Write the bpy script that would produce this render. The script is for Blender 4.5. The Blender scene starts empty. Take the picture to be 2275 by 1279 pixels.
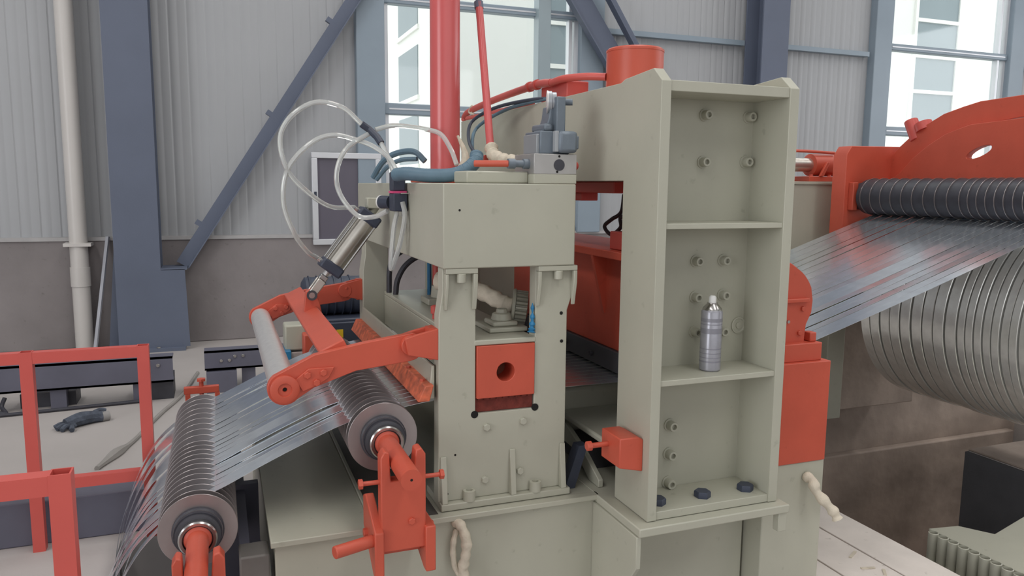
import bpy, bmesh, math, random
from mathutils import Vector, Matrix, Euler
from mathutils.geometry import tessellate_polygon

random.seed(7)
scene = bpy.context.scene
col = scene.collection
PI = math.pi

# ------------------------------------------------------------------ camera, world, lights, exposure
YAW, PITCH, ROLL = math.radians(20.92), math.radians(7.54), math.radians(-0.543)
fwd = Vector((math.sin(YAW) * math.cos(PITCH), math.cos(YAW) * math.cos(PITCH), -math.sin(PITCH)))
right0 = Vector((math.cos(YAW), -math.sin(YAW), 0))
down0 = fwd.cross(right0)
right = math.cos(ROLL) * right0 + math.sin(ROLL) * down0
down = -math.sin(ROLL) * right0 + math.cos(ROLL) * down0
cam_data = bpy.data.cameras.new('camera')
cam_data.sensor_width = 36.0
cam_data.lens = 1715.0 / 2275.0 * 36.0
cam_data.clip_start = 0.05
cam_data.clip_end = 200
cam = bpy.data.objects.new('camera', cam_data)
col.objects.link(cam)
up, back = -down, -fwd
cam.matrix_world = Matrix(((right.x, up.x, back.x, 0), (right.y, up.y, back.y, 0), (right.z, up.z, back.z, 1.6), (0, 0, 0, 1)))
scene.camera = cam

world = bpy.data.worlds.new('world')
scene.world = world
world.use_nodes = True
bg = world.node_tree.nodes['Background']
bg.inputs['Color'].default_value = (0.98, 0.99, 1.0, 1)
bg.inputs['Strength'].default_value = 2.6

def area(name, loc, target, sx, sy, power, color):
    d = bpy.data.lights.new(name, 'AREA')
    d.shape = 'RECTANGLE'; d.size = sx; d.size_y = sy; d.energy = power; d.color = color
    o = bpy.data.objects.new(name, d); col.objects.link(o)
    o.location = loc
    o.rotation_euler = (Vector(target) - Vector(loc)).to_track_quat('-Z', 'Y').to_euler()
    return o
# roof light strips, and unseen fill lamps added at the hall's other three walls
area('roof_light', (-4.0, 0.5, 8.9), (-4.0, 0.5, 0), 1.4, 15, 560, (1.0, 0.98, 0.95))
area('roof_light', (3.0, 0.5, 8.9), (3.0, 0.5, 0), 1.4, 15, 560, (1.0, 0.98, 0.95))
area('roof_light', (10.0, 0.5, 8.9), (10.0, 0.5, 0), 1.4, 15, 460, (1.0, 0.98, 0.95))
area('left_fill_light', (-8.85, -0.8, 2.6), (0, 0.6, 2.4), 7.0, 4.6, 760, (0.95, 0.97, 1.0))  # added lamp out of view, brightens the faces turned left
area('fill_light', (2.0, -7.85, 3.6), (2.0, 0, 3.6), 12.0, 3.4, 190, (0.97, 0.98, 1.0))  # added fill lamp behind the camera for the front faces
area('fill_light', (15.85, 1.0, 3.6), (0, 1.0, 3.6), 9.0, 3.4, 420, (0.95, 0.97, 1.0))  # added lamp out of view, brightens the right end

vs = scene.view_settings
scene.display_settings.display_device = 'sRGB'
vs.view_transform = 'Standard'
vs.look = 'None'
vs.exposure = -0.55
vs.gamma = 1.0
vs.use_curve_mapping = False
scene.cycles.use_denoising = True
scene.cycles.max_bounces = 8
scene.cycles.diffuse_bounces = 4
scene.cycles.glossy_bounces = 5
scene.cycles.transmission_bounces = 6

# ------------------------------------------------------------------ materials
def lin(c):
    c = c / 255.0
    return c / 12.92 if c <= 0.04045 else ((c + 0.055) / 1.055) ** 2.4

def mat(name, rgb, rough=0.5, metal=0.0, var=0.08, scale=6.0, bump=0.0, bscale=60.0, spec=0.5, trans=0.0, stain=None, coat=0.0, grime=0.0):
    m = bpy.data.materials.new(name)
    m.use_nodes = True
    nt = m.node_tree
    b = nt.nodes['Principled BSDF']
    base = tuple(lin(v) for v in rgb)
    tc = nt.nodes.new('ShaderNodeTexCoord')
    nz = nt.nodes.new('ShaderNodeTexNoise')
    nz.inputs['Scale'].default_value = scale
    nz.inputs['Detail'].default_value = 5
    nt.links.new(tc.outputs['Object'], nz.inputs['Vector'])
    rp = nt.nodes.new('ShaderNodeValToRGB')
    rp.color_ramp.elements[0].position = 0.3
    rp.color_ramp.elements[1].position = 0.7
    lo = tuple(max(0, v * (1 - var)) for v in base)
    hi = tuple(min(1, v * (1 + var)) for v in base)
    if stain:
        s = tuple(lin(v) for v in stain)
        lo = s
    rp.color_ramp.elements[0].color = (*lo, 1)
    rp.color_ramp.elements[1].color = (*hi, 1)
    nt.links.new(nz.outputs['Fac'], rp.inputs['Fac'])
    out = rp.outputs['Color']
    if grime:
        n3 = nt.nodes.new('ShaderNodeTexNoise')
        n3.inputs['Scale'].default_value = 22
        n3.inputs['Detail'].default_value = 8
        nt.links.new(tc.outputs['Object'], n3.inputs['Vector'])
        r3 = nt.nodes.new('ShaderNodeValToRGB')
        r3.color_ramp.elements[0].position = 0.66
        r3.color_ramp.elements[0].color = (0, 0, 0, 1)
        r3.color_ramp.elements[1].position = 0.74
        r3.color_ramp.elements[1].color = (grime, grime, grime, 1)
        nt.links.new(n3.outputs['Fac'], r3.inputs['Fac'])
        mx = nt.nodes.new('ShaderNodeMix')
        mx.data_type = 'RGBA'
        nt.links.new(r3.outputs['Color'], mx.inputs[0])
        nt.links.new(out, mx.inputs[6])
        mx.inputs[7].default_value = (base[0] * .45, base[1] * .42, base[2] * .38, 1)
        out = mx.outputs[2]
    nt.links.new(out, b.inputs['Base Color'])
    b.inputs['Roughness'].default_value = rough
    b.inputs['Metallic'].default_value = metal
    b.inputs['Specular IOR Level'].default_value = spec
    b.inputs['Transmission Weight'].default_value = trans
    b.inputs['Coat Weight'].default_value = coat
    if bump:
        n2 = nt.nodes.new('ShaderNodeTexNoise')
        n2.inputs['Scale'].default_value = bscale
        n2.inputs['Detail'].default_value = 4
        nt.links.new(tc.outputs['Object'], n2.inputs['Vector'])
        bp = nt.nodes.new('ShaderNodeBump')
        bp.inputs['Strength'].default_value = bump
        bp.inputs['Distance'].default_value = 0.01
        nt.links.new(n2.outputs['Fac'], bp.inputs['Height'])
        nt.links.new(bp.outputs['Normal'], b.inputs['Normal'])
    return m

def emis(name, rgb, s):
    m = bpy.data.materials.new(name); m.use_nodes = True
    b = m.node_tree.nodes['Principled BSDF']
    b.inputs['Emission Color'].default_value = (*[lin(v) for v in rgb], 1)
    b.inputs['Emission Strength'].default_value = s
    return m

CREAM = mat('cream_paint', (178, 177, 162), 0.42, var=0.05, scale=3, bump=0.05, bscale=40, grime=0.25)
CREAM2 = mat('cream_tape', (206, 196, 178), 0.8, var=0.12, scale=25, bump=0.4, bscale=60)
ORANGE = mat('orange_paint', (197, 86, 65), 0.42, var=0.07, scale=5, bump=0.06, bscale=45, grime=0.2)
ORANGE_WORN = mat('worn_orange_paint', (206, 104, 72), 0.6, var=0.3, scale=30, bump=0.25, bscale=50, stain=(150, 80, 60), grime=0.6)
RED = mat('red_paint', (202, 88, 80), 0.4, var=0.05, scale=4)
PINKRED = mat('glossy_red_tube_paint', (206, 98, 98), 0.25, var=0.04, scale=3)
DARKRED = mat('dark_red_felt', (112, 48, 40), 0.9, var=0.25, scale=40, bump=0.5)
STRIP = mat('galvanised_strip', (226, 234, 242), 0.2, 0.88, var=0.07, scale=25)
COILM = mat('galvanised_coil', (236, 236, 232), 0.24, 0.6, var=0.06, scale=30)
STEEL = mat('machined_steel', (190, 188, 186), 0.24, 1.0, var=0.06, scale=20)
DISC = mat('ground_steel_disc', (170, 163, 163), 0.36, 0.85, var=0.06, scale=14)
CHROME = mat('bright_roller_steel', (226, 224, 222), 0.38, 0.7, var=0.05, scale=40)
ALU = mat('aluminium_barrel', (204, 200, 192), 0.36, 0.9, var=0.05, scale=20)
BLACKRUB = mat('black_rubber', (58, 58, 66), 0.45, var=0.15, scale=20)
NAVY = mat('navy_plastic', (56, 62, 78), 0.45, var=0.1, scale=15)
DARK = mat('dark_steel', (70, 70, 76), 0.5, 0.3, var=0.15, scale=10, bump=0.1)
VALVE = mat('grey_valve_casting', (112, 122, 132), 0.45, 0.2, var=0.12, scale=12, bump=0.15, bscale=30)
STEELBLUE = mat('blue_grey_steel_paint', (98, 106, 124), 0.55, var=0.06, scale=2, bump=0.05)
BEAMGREY = mat('grey_beam_paint', (98, 98, 112), 0.55, var=0.1, scale=4)
CLAD = mat('grey_white_cladding', (170, 172, 175), 0.45, var=0.03, scale=1.2)
TRIM = mat('blue_grey_trim', (142, 156, 168), 0.4, var=0.05, scale=2)
CONC = mat('concrete_wall', (136, 130, 130), 0.9, var=0.2, scale=1.3, bump=0.25, bscale=14, grime=0.35)
FLOORM = mat('concrete_floor', (176, 170, 167), 0.75, var=0.09, scale=0.9, bump=0.12, bscale=20)
PITM = mat('rough_pit_concrete', (164, 149, 138), 0.92, var=0.3, scale=2.2, bump=0.6, bscale=9)
PLANK = mat('dusty_plank', (226, 217, 209), 0.7, var=0.08, scale=5, bump=0.1, grime=0.35)
PVC = mat('white_plastic_pipe', (208, 204, 200), 0.35, var=0.03, scale=2)
ALUFRAME = mat('pale_aluminium_frame', (214, 216, 220), 0.35, 0.3, var=0.04, scale=4)
HATCHM = mat('dark_hatch_sheet', (98, 94, 106), 0.4, var=0.05, scale=3)
FACADE = mat('white_facade', (244, 244, 240), 0.8, var=0.02, scale=0.5)
FPANE = mat('pale_grey_facade_glass', (138, 150, 156), 0.45, var=0.04, scale=1)
HOSEB = mat('blue_grey_corrugated_hose', (92, 118, 134), 0.5, var=0.1, scale=20)
BLUE = mat('blue_plastic', (44, 122, 168), 0.4, var=0.12, scale=15)
CLEAR = mat('clear_plastic_tube', (236, 238, 236), 0.06, var=0.02, scale=10, trans=0.6)
PINK = mat('pink_label', (222, 76, 130), 0.5, var=0.05)
YELLOW = mat('yellow_label', (226, 186, 40), 0.5, var=0.05)
WHITEL = mat('white_label', (228, 228, 226), 0.5, var=0.03)
CAN = mat('grey_printed_can', (164, 164, 172), 0.3, 0.35, var=0.1, scale=30)
BLACKH = mat('dark_hole', (22, 21, 20), 0.9, var=0.1)
GLOVE = mat('grey_glove_fabric', (78, 84, 96), 0.95, var=0.3, scale=30, bump=0.5, bscale=80)
GLASS = bpy.data.materials.new('window_glass'); GLASS.use_nodes = True
_nt = GLASS.node_tree
_b = _nt.nodes['Principled BSDF']
_tr = _nt.nodes.new('ShaderNodeBsdfTransparent'); _gl = _nt.nodes.new('ShaderNodeBsdfGlossy'); _mx = _nt.nodes.new('ShaderNodeMixShader')
_gl.inputs['Roughness'].default_value = 0.05
_mx.inputs[0].default_value = 0.06
_tr.inputs['Color'].default_value = (0.95, 0.98, 0.97, 1)
_nt.links.new(_tr.outputs[0], _mx.inputs[1]); _nt.links.new(_gl.outputs[0], _mx.inputs[2])
_nt.links.new(_mx.outputs[0], _nt.nodes['Material Output'].inputs['Surface'])

# ------------------------------------------------------------------ mesh helpers
ORG = {}

def V(*a):
    return Vector(a)

class MB:
    def __init__(s):
        s.v = []; s.f = []
    def add(s, vs, fs):
        n = len(s.v)
        s.v += [Vector(p) for p in vs]
        s.f += [tuple(i + n for i in f) for f in fs]
        return s
    def box(s, x0, x1, y0, y1, z0, z1):
        return s.add([(x0, y0, z0), (x1, y0, z0), (x1, y1, z0), (x0, y1, z0), (x0, y0, z1), (x1, y0, z1), (x1, y1, z1), (x0, y1, z1)],
                     [(3, 2, 1, 0), (4, 5, 6, 7), (0, 1, 5, 4), (1, 2, 6, 5), (2, 3, 7, 6), (3, 0, 4, 7)])
    def obox(s, c, size, rot):
        a, b, d = [q / 2 for q in size]
        R = rot.to_matrix() if not isinstance(rot, Matrix) else rot
        c = Vector(c)
        pts = [c + R @ Vector(p) for p in [(-a, -b, -d), (a, -b, -d), (a, b, -d), (-a, b, -d), (-a, -b, d), (a, -b, d), (a, b, d), (-a, b, d)]]
        return s.add(pts, [(3, 2, 1, 0), (4, 5, 6, 7), (0, 1, 5, 4), (1, 2, 6, 5), (2, 3, 7, 6), (3, 0, 4, 7)])
    def bar(s, p0, p1, w, h, upv=(0, 0, 1)):
        p0, p1 = Vector(p0), Vector(p1)
        d = (p1 - p0); L = d.length; d = d / L
        u = Vector(upv); sd = d.cross(u).normalized(); u2 = sd.cross(d)
        R = Matrix((d, sd, u2)).transposed()
        return s.obox((p0 + p1) / 2, (L, w, h), R)
    def lathe(s, prof, origin, axis, n=28):
        o = Vector(origin); ax = Vector(axis).normalized()
        t = Vector((0, 0, 1)) if abs(ax.z) < 0.9 else Vector((1, 0, 0))
        a = ax.cross(t).normalized(); b = ax.cross(a)
        vs = []; fs = []
        for r, h in prof:
            for k in range(n):
                th = 2 * PI * k / n
                vs.append(o + ax * h + (a * math.cos(th) + b * math.sin(th)) * max(r, 1e-5))
        for i in range(len(prof) - 1):
            for k in range(n):
                k2 = (k + 1) % n
                fs.append((i * n + k, i * n + k2, (i + 1) * n + k2, (i + 1) * n + k))
        if prof[0][0] > 1e-4 and prof[0] != prof[-1]:
            fs.append(tuple(range(n - 1, -1, -1)))
        if prof[-1][0] > 1e-4 and prof[0] != prof[-1]:
            m = (len(prof) - 1) * n
            fs.append(tuple(range(m, m + n)))
        return s.add(vs, fs)
    def cyl(s, p0, p1, r, r1=None, n=24):
        p0, p1 = Vector(p0), Vector(p1)
        L = (p1 - p0).length
        return s.lathe([(r, 0), (r if r1 is None else r1, L)], p0, p1 - p0, n)
    def ring(s, p0, p1, ro, ri, n=32):
        p0, p1 = Vector(p0), Vector(p1)
        L = (p1 - p0).length
        return s.lathe([(ri, 0), (ro, 0), (ro, L), (ri, L), (ri, 0)], p0, p1 - p0, n)
    def prism(s, pts, axis, a0, a1, holes=()):
        def m(p, a):
            if axis == 'y': return Vector((p[0], a, p[1]))
            if axis == 'x': return Vector((a, p[0], p[1]))
            return Vector((p[0], p[1], a))
        loops = [list(pts)] + [list(h) for h in holes]
        tris = tessellate_polygon([[Vector((p[0], p[1], 0)) for p in lp] for lp in loops])
        flat = [p for lp in loops for p in lp]
        n = len(flat)
        vs = [m(p, a0) for p in flat] + [m(p, a1) for p in flat]
        fs = []
        if not holes:
            fs = [tuple(range(n)), tuple(range(2 * n - 1, n - 1, -1))]
        else:
            for t in tris:
                fs.append(tuple(t)); fs.append(tuple(i + n for i in reversed(t)))
        k = 0
        for lp in loops:
            L = len(lp)
            for i in range(L):
                a, b = k + i, k + (i + 1) % L
                fs.append((a, b, b + n, a + n))
            k += L
        return s.add(vs, fs)
    def tube(s, path, r, n=10, sub=6, smooth=True):
        P = [Vector(p) for p in path]
        if smooth and len(P) > 2:
            Q = []
            for i in range(len(P) - 1):
                p0 = P[i - 1] if i > 0 else P[i] * 2 - P[i + 1]
                p1, p2 = P[i], P[i + 1]
                p3 = P[i + 2] if i + 2 < len(P) else P[i + 1] * 2 - P[i]
                for k in range(sub):
                    t = k / sub
                    Q.append(0.5 * ((2 * p1) + (p2 - p0) * t + (2 * p0 - 5 * p1 + 4 * p2 - p3) * t * t + (3 * p1 - p0 - 3 * p2 + p3) * t ** 3))
            Q.append(P[-1]); P = Q
        N = len(P)
        rs = r if callable(r) else (lambda t: r)
        d0 = (P[1] - P[0]).normalized()
        u = d0.orthogonal().normalized()
        vs = []; fs = []
        for i in range(N):
            d = (P[min(i + 1, N - 1)] - P[max(i - 1, 0)]).normalized()
            u = (u - d * u.dot(d)).normalized()
            w = d.cross(u)
            rr = rs(i / (N - 1))
            for k in range(n):
                th = 2 * PI * k / n
                vs.append(P[i] + (u * math.cos(th) + w * math.sin(th)) * rr)
        for i in range(N - 1):
            for k in range(n):
                k2 = (k + 1) % n
                fs.append((i * n + k, i * n + k2, (i + 1) * n + k2, (i + 1) * n + k))
        fs.append(tuple(range(n - 1, -1, -1))); fs.append(tuple(range((N - 1) * n, N * n)))
        return s.add(vs, fs)
    def mesh(s, name, m, org=Vector((0, 0, 0)), angle=35):
        me = bpy.data.meshes.new(name)
        me.from_pydata([tuple(p - org) for p in s.v], [], s.f)
        bm = bmesh.new(); bm.from_mesh(me)
        bmesh.ops.recalc_face_normals(bm, faces=bm.faces)
        bm.to_mesh(me); bm.free()
        me.polygons.foreach_set('use_smooth', [True] * len(me.polygons))
        me.set_sharp_from_angle(angle=math.radians(angle))
        me.materials.append(m)
        return me
    def build(s, name, m, parent=None, bevel=0.0, label=None, cat=None, group=None, kind=None, angle=35):
        if parent is None:
            xs = [p.x for p in s.v]; ys = [p.y for p in s.v]; zs = [p.z for p in s.v]
            org = Vector(((min(xs) + max(xs)) / 2, (min(ys) + max(ys)) / 2, min(zs)))
        else:
            org = ORG[parent.name]
        o = bpy.data.objects.new(name, s.mesh(name, m, org, angle))
        col.objects.link(o)
        ORG[o.name] = org
        if parent is None: o.location = org
        else: o.parent = parent
        if bevel:
            md = o.modifiers.new('bevel', 'BEVEL')
            md.width = bevel; md.segments = 2; md.limit_method = 'ANGLE'; md.angle_limit = math.radians(40)
        tag(o, label, cat, group, kind)
        return o

def tag(o, label=None, cat=None, group=None, kind=None):
    if label: o['label'] = label
    if cat: o['category'] = cat
    if group: o['group'] = group
    if kind: o['kind'] = kind
    return o

def thing(name, loc, label=None, cat=None, group=None, kind=None):
    o = bpy.data.objects.new(name, None)
    col.objects.link(o)
    o.empty_display_size = 0.1
    o.location = loc
    ORG[o.name] = Vector(loc)
    return tag(o, label, cat, group, kind)

def place(name, me, parent, loc, axis=(0, 0, 1), scale=1.0, spin=0.0, label=None):
    """a part made from shared mesh data (modelled along +Z) set at a world point"""
    o = bpy.data.objects.new(name, me)
    col.objects.link(o)
    o.parent = parent
    o.location = Vector(loc) - ORG[parent.name]
    q = Vector((0, 0, 1)).rotation_difference(Vector(axis).normalized())
    o.rotation_mode = 'QUATERNION'
    o.rotation_quaternion = q @ Euler((0, 0, spin)).to_quaternion()
    o.scale = (scale,) * 3
    ORG[o.name] = Vector(loc)
    if label: o['label'] = label
    return o

def circ(cx, cz, r, n=24, a0=0, a1=2 * PI, close=False):
    m = n if not close else n + 1
    return [(cx + r * math.cos(a0 + (a1 - a0) * k / n), cz + r * math.sin(a0 + (a1 - a0) * k / n)) for k in range(m)]

def hexbolt_mesh(name, m, r=0.014, h=0.012):
    b = MB().lathe([(r, 0), (r, h * .85), (r * .85, h)], (0, 0, 0), (0, 0, 1), 6)
    return b.mesh(name, m)
def cap_mesh(name, m, r=0.016, h=0.03):
    b = MB().lathe([(r * 1.35, 0), (r * 1.35, 0.004), (r, 0.004), (r, h - .002), (r * .92, h), (r * .55, h), (r * .55, h - .012), (0.00001, h - .012)], (0, 0, 0), (0, 0, 1), 20)
    return b.mesh(name, m)
CAPC = cap_mesh('bolt', CREAM)
HEXC = hexbolt_mesh('bolt', CREAM)
HEXO = hexbolt_mesh('bolt', ORANGE, 0.012, 0.01)
ARBOR = mat('dull_arbor_steel', (136, 130, 132), 0.4, 0.8, var=0.06)
HEXS = hexbolt_mesh('bolt', STEEL, 0.012, 0.01)
ORD = ['nearest', 'second', 'third', 'fourth', 'fifth', 'sixth', 'seventh', 'eighth', 'ninth', 'tenth', 'eleventh', 'twelfth', 'thirteenth',
       'fourteenth', 'fifteenth', 'sixteenth', 'seventeenth', 'eighteenth', 'farthest']

# ------------------------------------------------------------------ the setting
WY = 8.4
# floor with the looping pit (under the entry roller) and the coil car trench at the right
fl = MB()
xs = [-9, -0.46, -0.02, 2.82, 4.3, 6.5, 16]
ys = [-8, 2.40, 3.30, 3.70, 4.60, WY]
for i in range(len(xs) - 1):
    for j in range(len(ys) - 1):
        cx, cy = (xs[i] + xs[i + 1]) / 2, (ys[j] + ys[j + 1]) / 2
        if -0.46 < cx < -0.02 and 2.40 < cy < 3.70: continue
        if 2.82 < cx < 4.3 and cy < 4.60: continue
        if 4.3 < cx < 6.5 and 3.30 < cy < 4.60: continue
        fl.box(xs[i], xs[i + 1], ys[j], ys[j + 1], -1.5, 0)
floor = fl.build('floor', FLOORM, kind='structure')
tag(floor, 'pale dusty concrete workshop floor', 'floor')
# rough concrete facing of the trench
pit = MB().box(2.84, 6.5, 4.57, 4.60, -1.5, -0.004)
pit.box(4.27, 4.30, -8, 3.30, -1.5, -0.004)
tp = MB().box(2.84, 6.5, 4.572, 4.60, -1.5, -0.004)
t1 = tp.build('trim_1', PITM, kind='structure', label='rough concrete far side of the coil trench', cat='trench wall')
MB().box(2.84, 6.4, 4.50, 4.572, -1.5, -0.46).build('trim_2', PITM, kind='structure', bevel=0.012, label='concrete ledge low in the coil trench', cat='trench wall')
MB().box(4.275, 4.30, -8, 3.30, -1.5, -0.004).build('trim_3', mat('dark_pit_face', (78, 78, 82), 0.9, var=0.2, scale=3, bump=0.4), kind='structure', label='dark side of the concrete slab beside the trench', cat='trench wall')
MB().box(2.8, 6.5, -8, 4.6, -1.52, -1.5).build('trim_4', PITM, kind='structure', label='bottom of the coil trench', cat='trench floor')
# plates laid on the floor along the trench edge
k = 0
for x0, x1, y0, y1 in [(2.60, 2.815, 1.0, 3.6), (2.36, 2.59, 2.06, 3.4), (2.36, 2.59, 0.9, 2.05), (2.13, 2.35, 1.6, 3.2)]:
    MB().box(x0, x1, y0, y1, 0.001, 0.022).build('plank', PLANK, floor, bevel=0.003)
for x, y, a, l in [(2.50, 2.42, .5, .07), (2.47, 2.33, -.3, .06), (2.52, 2.25, .9, .05), (2.44, 2.22, .2, .05)]:
    o = MB().bar((x, y, 0.024), (x + l * math.cos(a), y + l * math.sin(a), 0.026), 0.012, 0.003).build('paint_flake', CREAM2, floor)

MB().box(4.30, 6.5, 2.0, 3.30, 0.0, 0.012).build('trim_5', PITM, kind='structure', bevel=.006, label='rough brown concrete slab top under the recoiler coils', cat='slab')
ground = MB().box(-30, 45, WY + .25, 60, -0.2, -0.02).build('ground_outside', mat('pale_yard_concrete', (206, 204, 200), 0.9), kind='structure', label='pale concrete yard outside', cat='ground')
ceiling = MB().box(-9, 16, -8, WY, 9.0, 9.15).build('ceiling', mat('ceiling_sheet', (206, 206, 206), 0.6), kind='structure', label='light grey sheet roof of the hall', cat='ceiling')

SHEET = mat('hall_sheet', (176, 178, 180), 0.6, var=.04)
MB().box(-9.15, -9, -8, WY, 0, 9).build('wall_left', SHEET, kind='structure', label='pale sheet wall at the left end of the hall', cat='wall')
MB().box(16, 16.15, -8, WY, 0, 9).build('wall_right', SHEET, kind='structure', label='pale sheet wall at the right end of the hall', cat='wall')
MB().box(-9, 16, -8.15, -8, 0, 9).build('wall_front', SHEET, kind='structure', label='pale sheet wall behind the viewer', cat='wall')
wall = thing('wall_back', (0, WY, 0), 'grey white ribbed sheet wall above a concrete base', 'wall', kind='structure')
W1 = (1.715, 3.99); W2 = (8.67, 10.95); WZ0, WZ1 = 1.06, 8.3
PW = 0.168
def panel_mesh(z0, z1):
    pts = [(0, 0), (0.010, 0.006), (0.016, 0.006), (0.026, 0), (0.085, 0), (0.090, 0.0012), (0.100, 0.0012), (0.105, 0), (PW, 0)]
    vs = []; fs = []
    n = len(pts)
    for z in (z0, z1):
        for x, d in pts: vs.append((x, -d * -1, z))
    for z in (z0, z1):
        for x, d in pts: vs.append((x, 0.05, z))
    for i in range(n - 1):
        fs.append((i, i + 1, n + i + 1, n + i))
        fs.append((2 * n + i, 3 * n + i, 3 * n + i + 1, 2 * n + i + 1))
    for a, b in ((0, 2 * n), (n, 3 * n)):
        for i in range(n - 1): fs.append((a + i, b + i, b + i + 1, a + i + 1))
    fs.append((0, n, 3 * n, 2 * n)); fs.append((n - 1, 3 * n - 1, 4 * n - 1, 2 * n - 1))
    return MB().add(vs, fs).mesh('cladding_panel', CLAD)
full = panel_mesh(1.06, 9.0); upper = panel_mesh(WZ1, 9.0)
x = -8.95
while x < 15.9:
    c = x + PW / 2
    inwin = any(a - .02 < c < b + .02 for a, b in (W1, W2))
    o = place('cladding_panel', upper if inwin else full, wall, (x, WY, 0))
    x += PW
# concrete base of the wall
MB().box(-9, 16, WY - 0.06, WY + 0.2, 0, 1.06).build('concrete_base', CONC, wall, bevel=0.01)
MB().box(-9, 16, WY - 0.075, WY + 0.06, 1.04, 1.075).build('base_flashing', mat('pale_flashing', (176, 174, 174), 0.5), wall)
# wall rails (girts)
for a, b in ((3.99 + .35, 6.27), (6.68, 8.3), (11.3, 14.5)):
    MB().box(a, b, WY - 0.09, WY - 0.005, 3.37, 3.43).build('girt', TRIM, wall)
for a, b in ((-5.9, 1.4),):
    MB().box(a, b, WY - 0.09, WY - 0.005, 3.98, 4.05).build('girt', TRIM, wall)

def window(name, x0, x1, label, posts):
    w = thing(name, (0, WY, 0), label, 'window', kind='structure')
    # deep blue grey trim channels on both sides
    for a, b in ((x0 - 0.30, x0), (x1, x1 + 0.30)):
        MB().box(a, b, WY - 0.11, WY + 0.06, WZ0 - .0, WZ1 + .1).build('side_trim', TRIM, w, bevel=0.008)
    FY0, FY1 = WY - 0.03, WY + 0.06
    for a in (x0 + .0, x1 - 0.05):
        MB().box(a, a + 0.05, FY0, FY1, WZ0, WZ1).build('frame_jamb', ALUFRAME, w)
    for z0, z1 in ((WZ0, WZ0 + .07), (2.345, 2.465), (3.49, 3.58), (WZ1 - .06, WZ1)):
        MB().box(x0, x1, FY0 - .03, FY1, z0, z1).build('transom', TRIM, w, bevel=0.01)
        MB().box(x0 + .05, x1 - .05, FY0 - .035, FY0 - .028, (z0 + z1) / 2 - .008, (z0 + z1) / 2 + .008).build('transom_bead', ALUFRAME, w)
    for p, wd in posts:
        MB().box(p - wd / 2, p + wd / 2, FY0 - .005, FY1 - .01, WZ0, WZ1).build('mullion', ALUFRAME, w)
    cuts = [x0 + .05] + [p for p, _ in posts] + [x1 - .05]
    zc = [WZ0 + .07, 2.345, 3.49, WZ1 - .06]; zc2 = [2.345, 2.465, 3.58, WZ1]
    zz = [(WZ0 + .07, 2.345), (2.465, 3.49), (3.58, WZ1 - .06)]
    for a, b in zip(cuts[:-1], cuts[1:]):
        for z0, z1 in zz:
            MB().box(a, b, WY + .02, WY + .026, z0, z1).build('pane', GLASS, w)
    return w
w1 = window('window_1', W1[0], W1[1], 'tall bright window behind the red hydraulic tube', [(3.89, .04)])
w2 = window('window_2', W2[0], W2[1], 'tall bright window at the right above the orange recoiler arm', [(10.80, .04)])
MB().box(3.44, 3.59, WY - .16, WY - .01, 1.06, 9.0).build('window_post', mat('pale_steel_post', (150, 164, 170), 0.35, var=0.04, scale=2), bevel=0.006,
      label='pale blue grey square steel post in front of the bright window', cat='post')

# framed dark hatch low on the wall
h = thing('wall_hatch', (1.32, WY - .08, 0.96), 'dark sheet hatch with a pale aluminium frame on the wall', 'hatch')
hx0, hx1, hz0, hz1 = 0.935, 1.66, 0.965, 1.925
for nm, b in (('frame_rail', (hx0, hx1, hz1 - .06, hz1)), ('frame_rail', (hx0, hx1, hz0, hz0 + .06)), ('frame_stile', (hx0, hx0 + .06, hz0 + .06, hz1 - .06)), ('frame_stile', (hx1 - .06, hx1, hz0 + .06, hz1 - .06))):
    MB().box(b[0], b[1], WY - .12, WY - .06, b[2], b[3]).build(nm, ALUFRAME, h, bevel=0.006)
MB().box(hx0 + .06, hx1 - .06, WY - .09, WY - .075, hz0 + .06, hz1 - .06).build('hatch_sheet', HATCHM, h)
MB().box(hx0 + .02, hx0 + .045, WY - .135, WY - .12, 1.44, 1.52).build('latch', NAVY, h, bevel=.003)

# building outside, seen through the windows
def ext():
    b = thing('white_building', (12, 18, 0), 'white building with stacked grey windows outside', 'building')
    MB().box(4.55, 40, 17.0, 30, 0, 22).build('facade', FACADE, b)
    def column(x0, x1, z0, n, pitch):
        MB().box(x0 - .10, x0, 16.93, 17.0, 0, 20).build('window_strip', FACADE, b)
        MB().box(x1, x1 + .10, 16.93, 17.0, 0, 20).build('window_strip', FACADE, b)
        for i in range(n):
            z = z0 + i * pitch
            f = MB().box(x0, x1, 16.97, 16.999, z + .05, z + pitch - .05).build('building_window', FPANE, b)
            MB().box(x0 - .02, x1 + .02, 16.92, 16.999, z - .05, z + .05).build('sill', FACADE, f)
    column(7.35, 8.7, 0.45, 12, 0.98)
    column(18.6, 20.15, 0.45, 12, 0.98)
    column(27, 28.5, 0.45, 12, 0.98)
    for i in range(12):
        z = 0.45 + i * 1.6
        f = MB().box(4.53, 4.549, 18.2, 20.2, z + .05, z + 1.2).build('side_window', FPANE, b)
        MB().box(4.50, 4.549, 18.1, 20.3, z - .05, z + .05).build('sill', FACADE, f)
ext()

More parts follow.
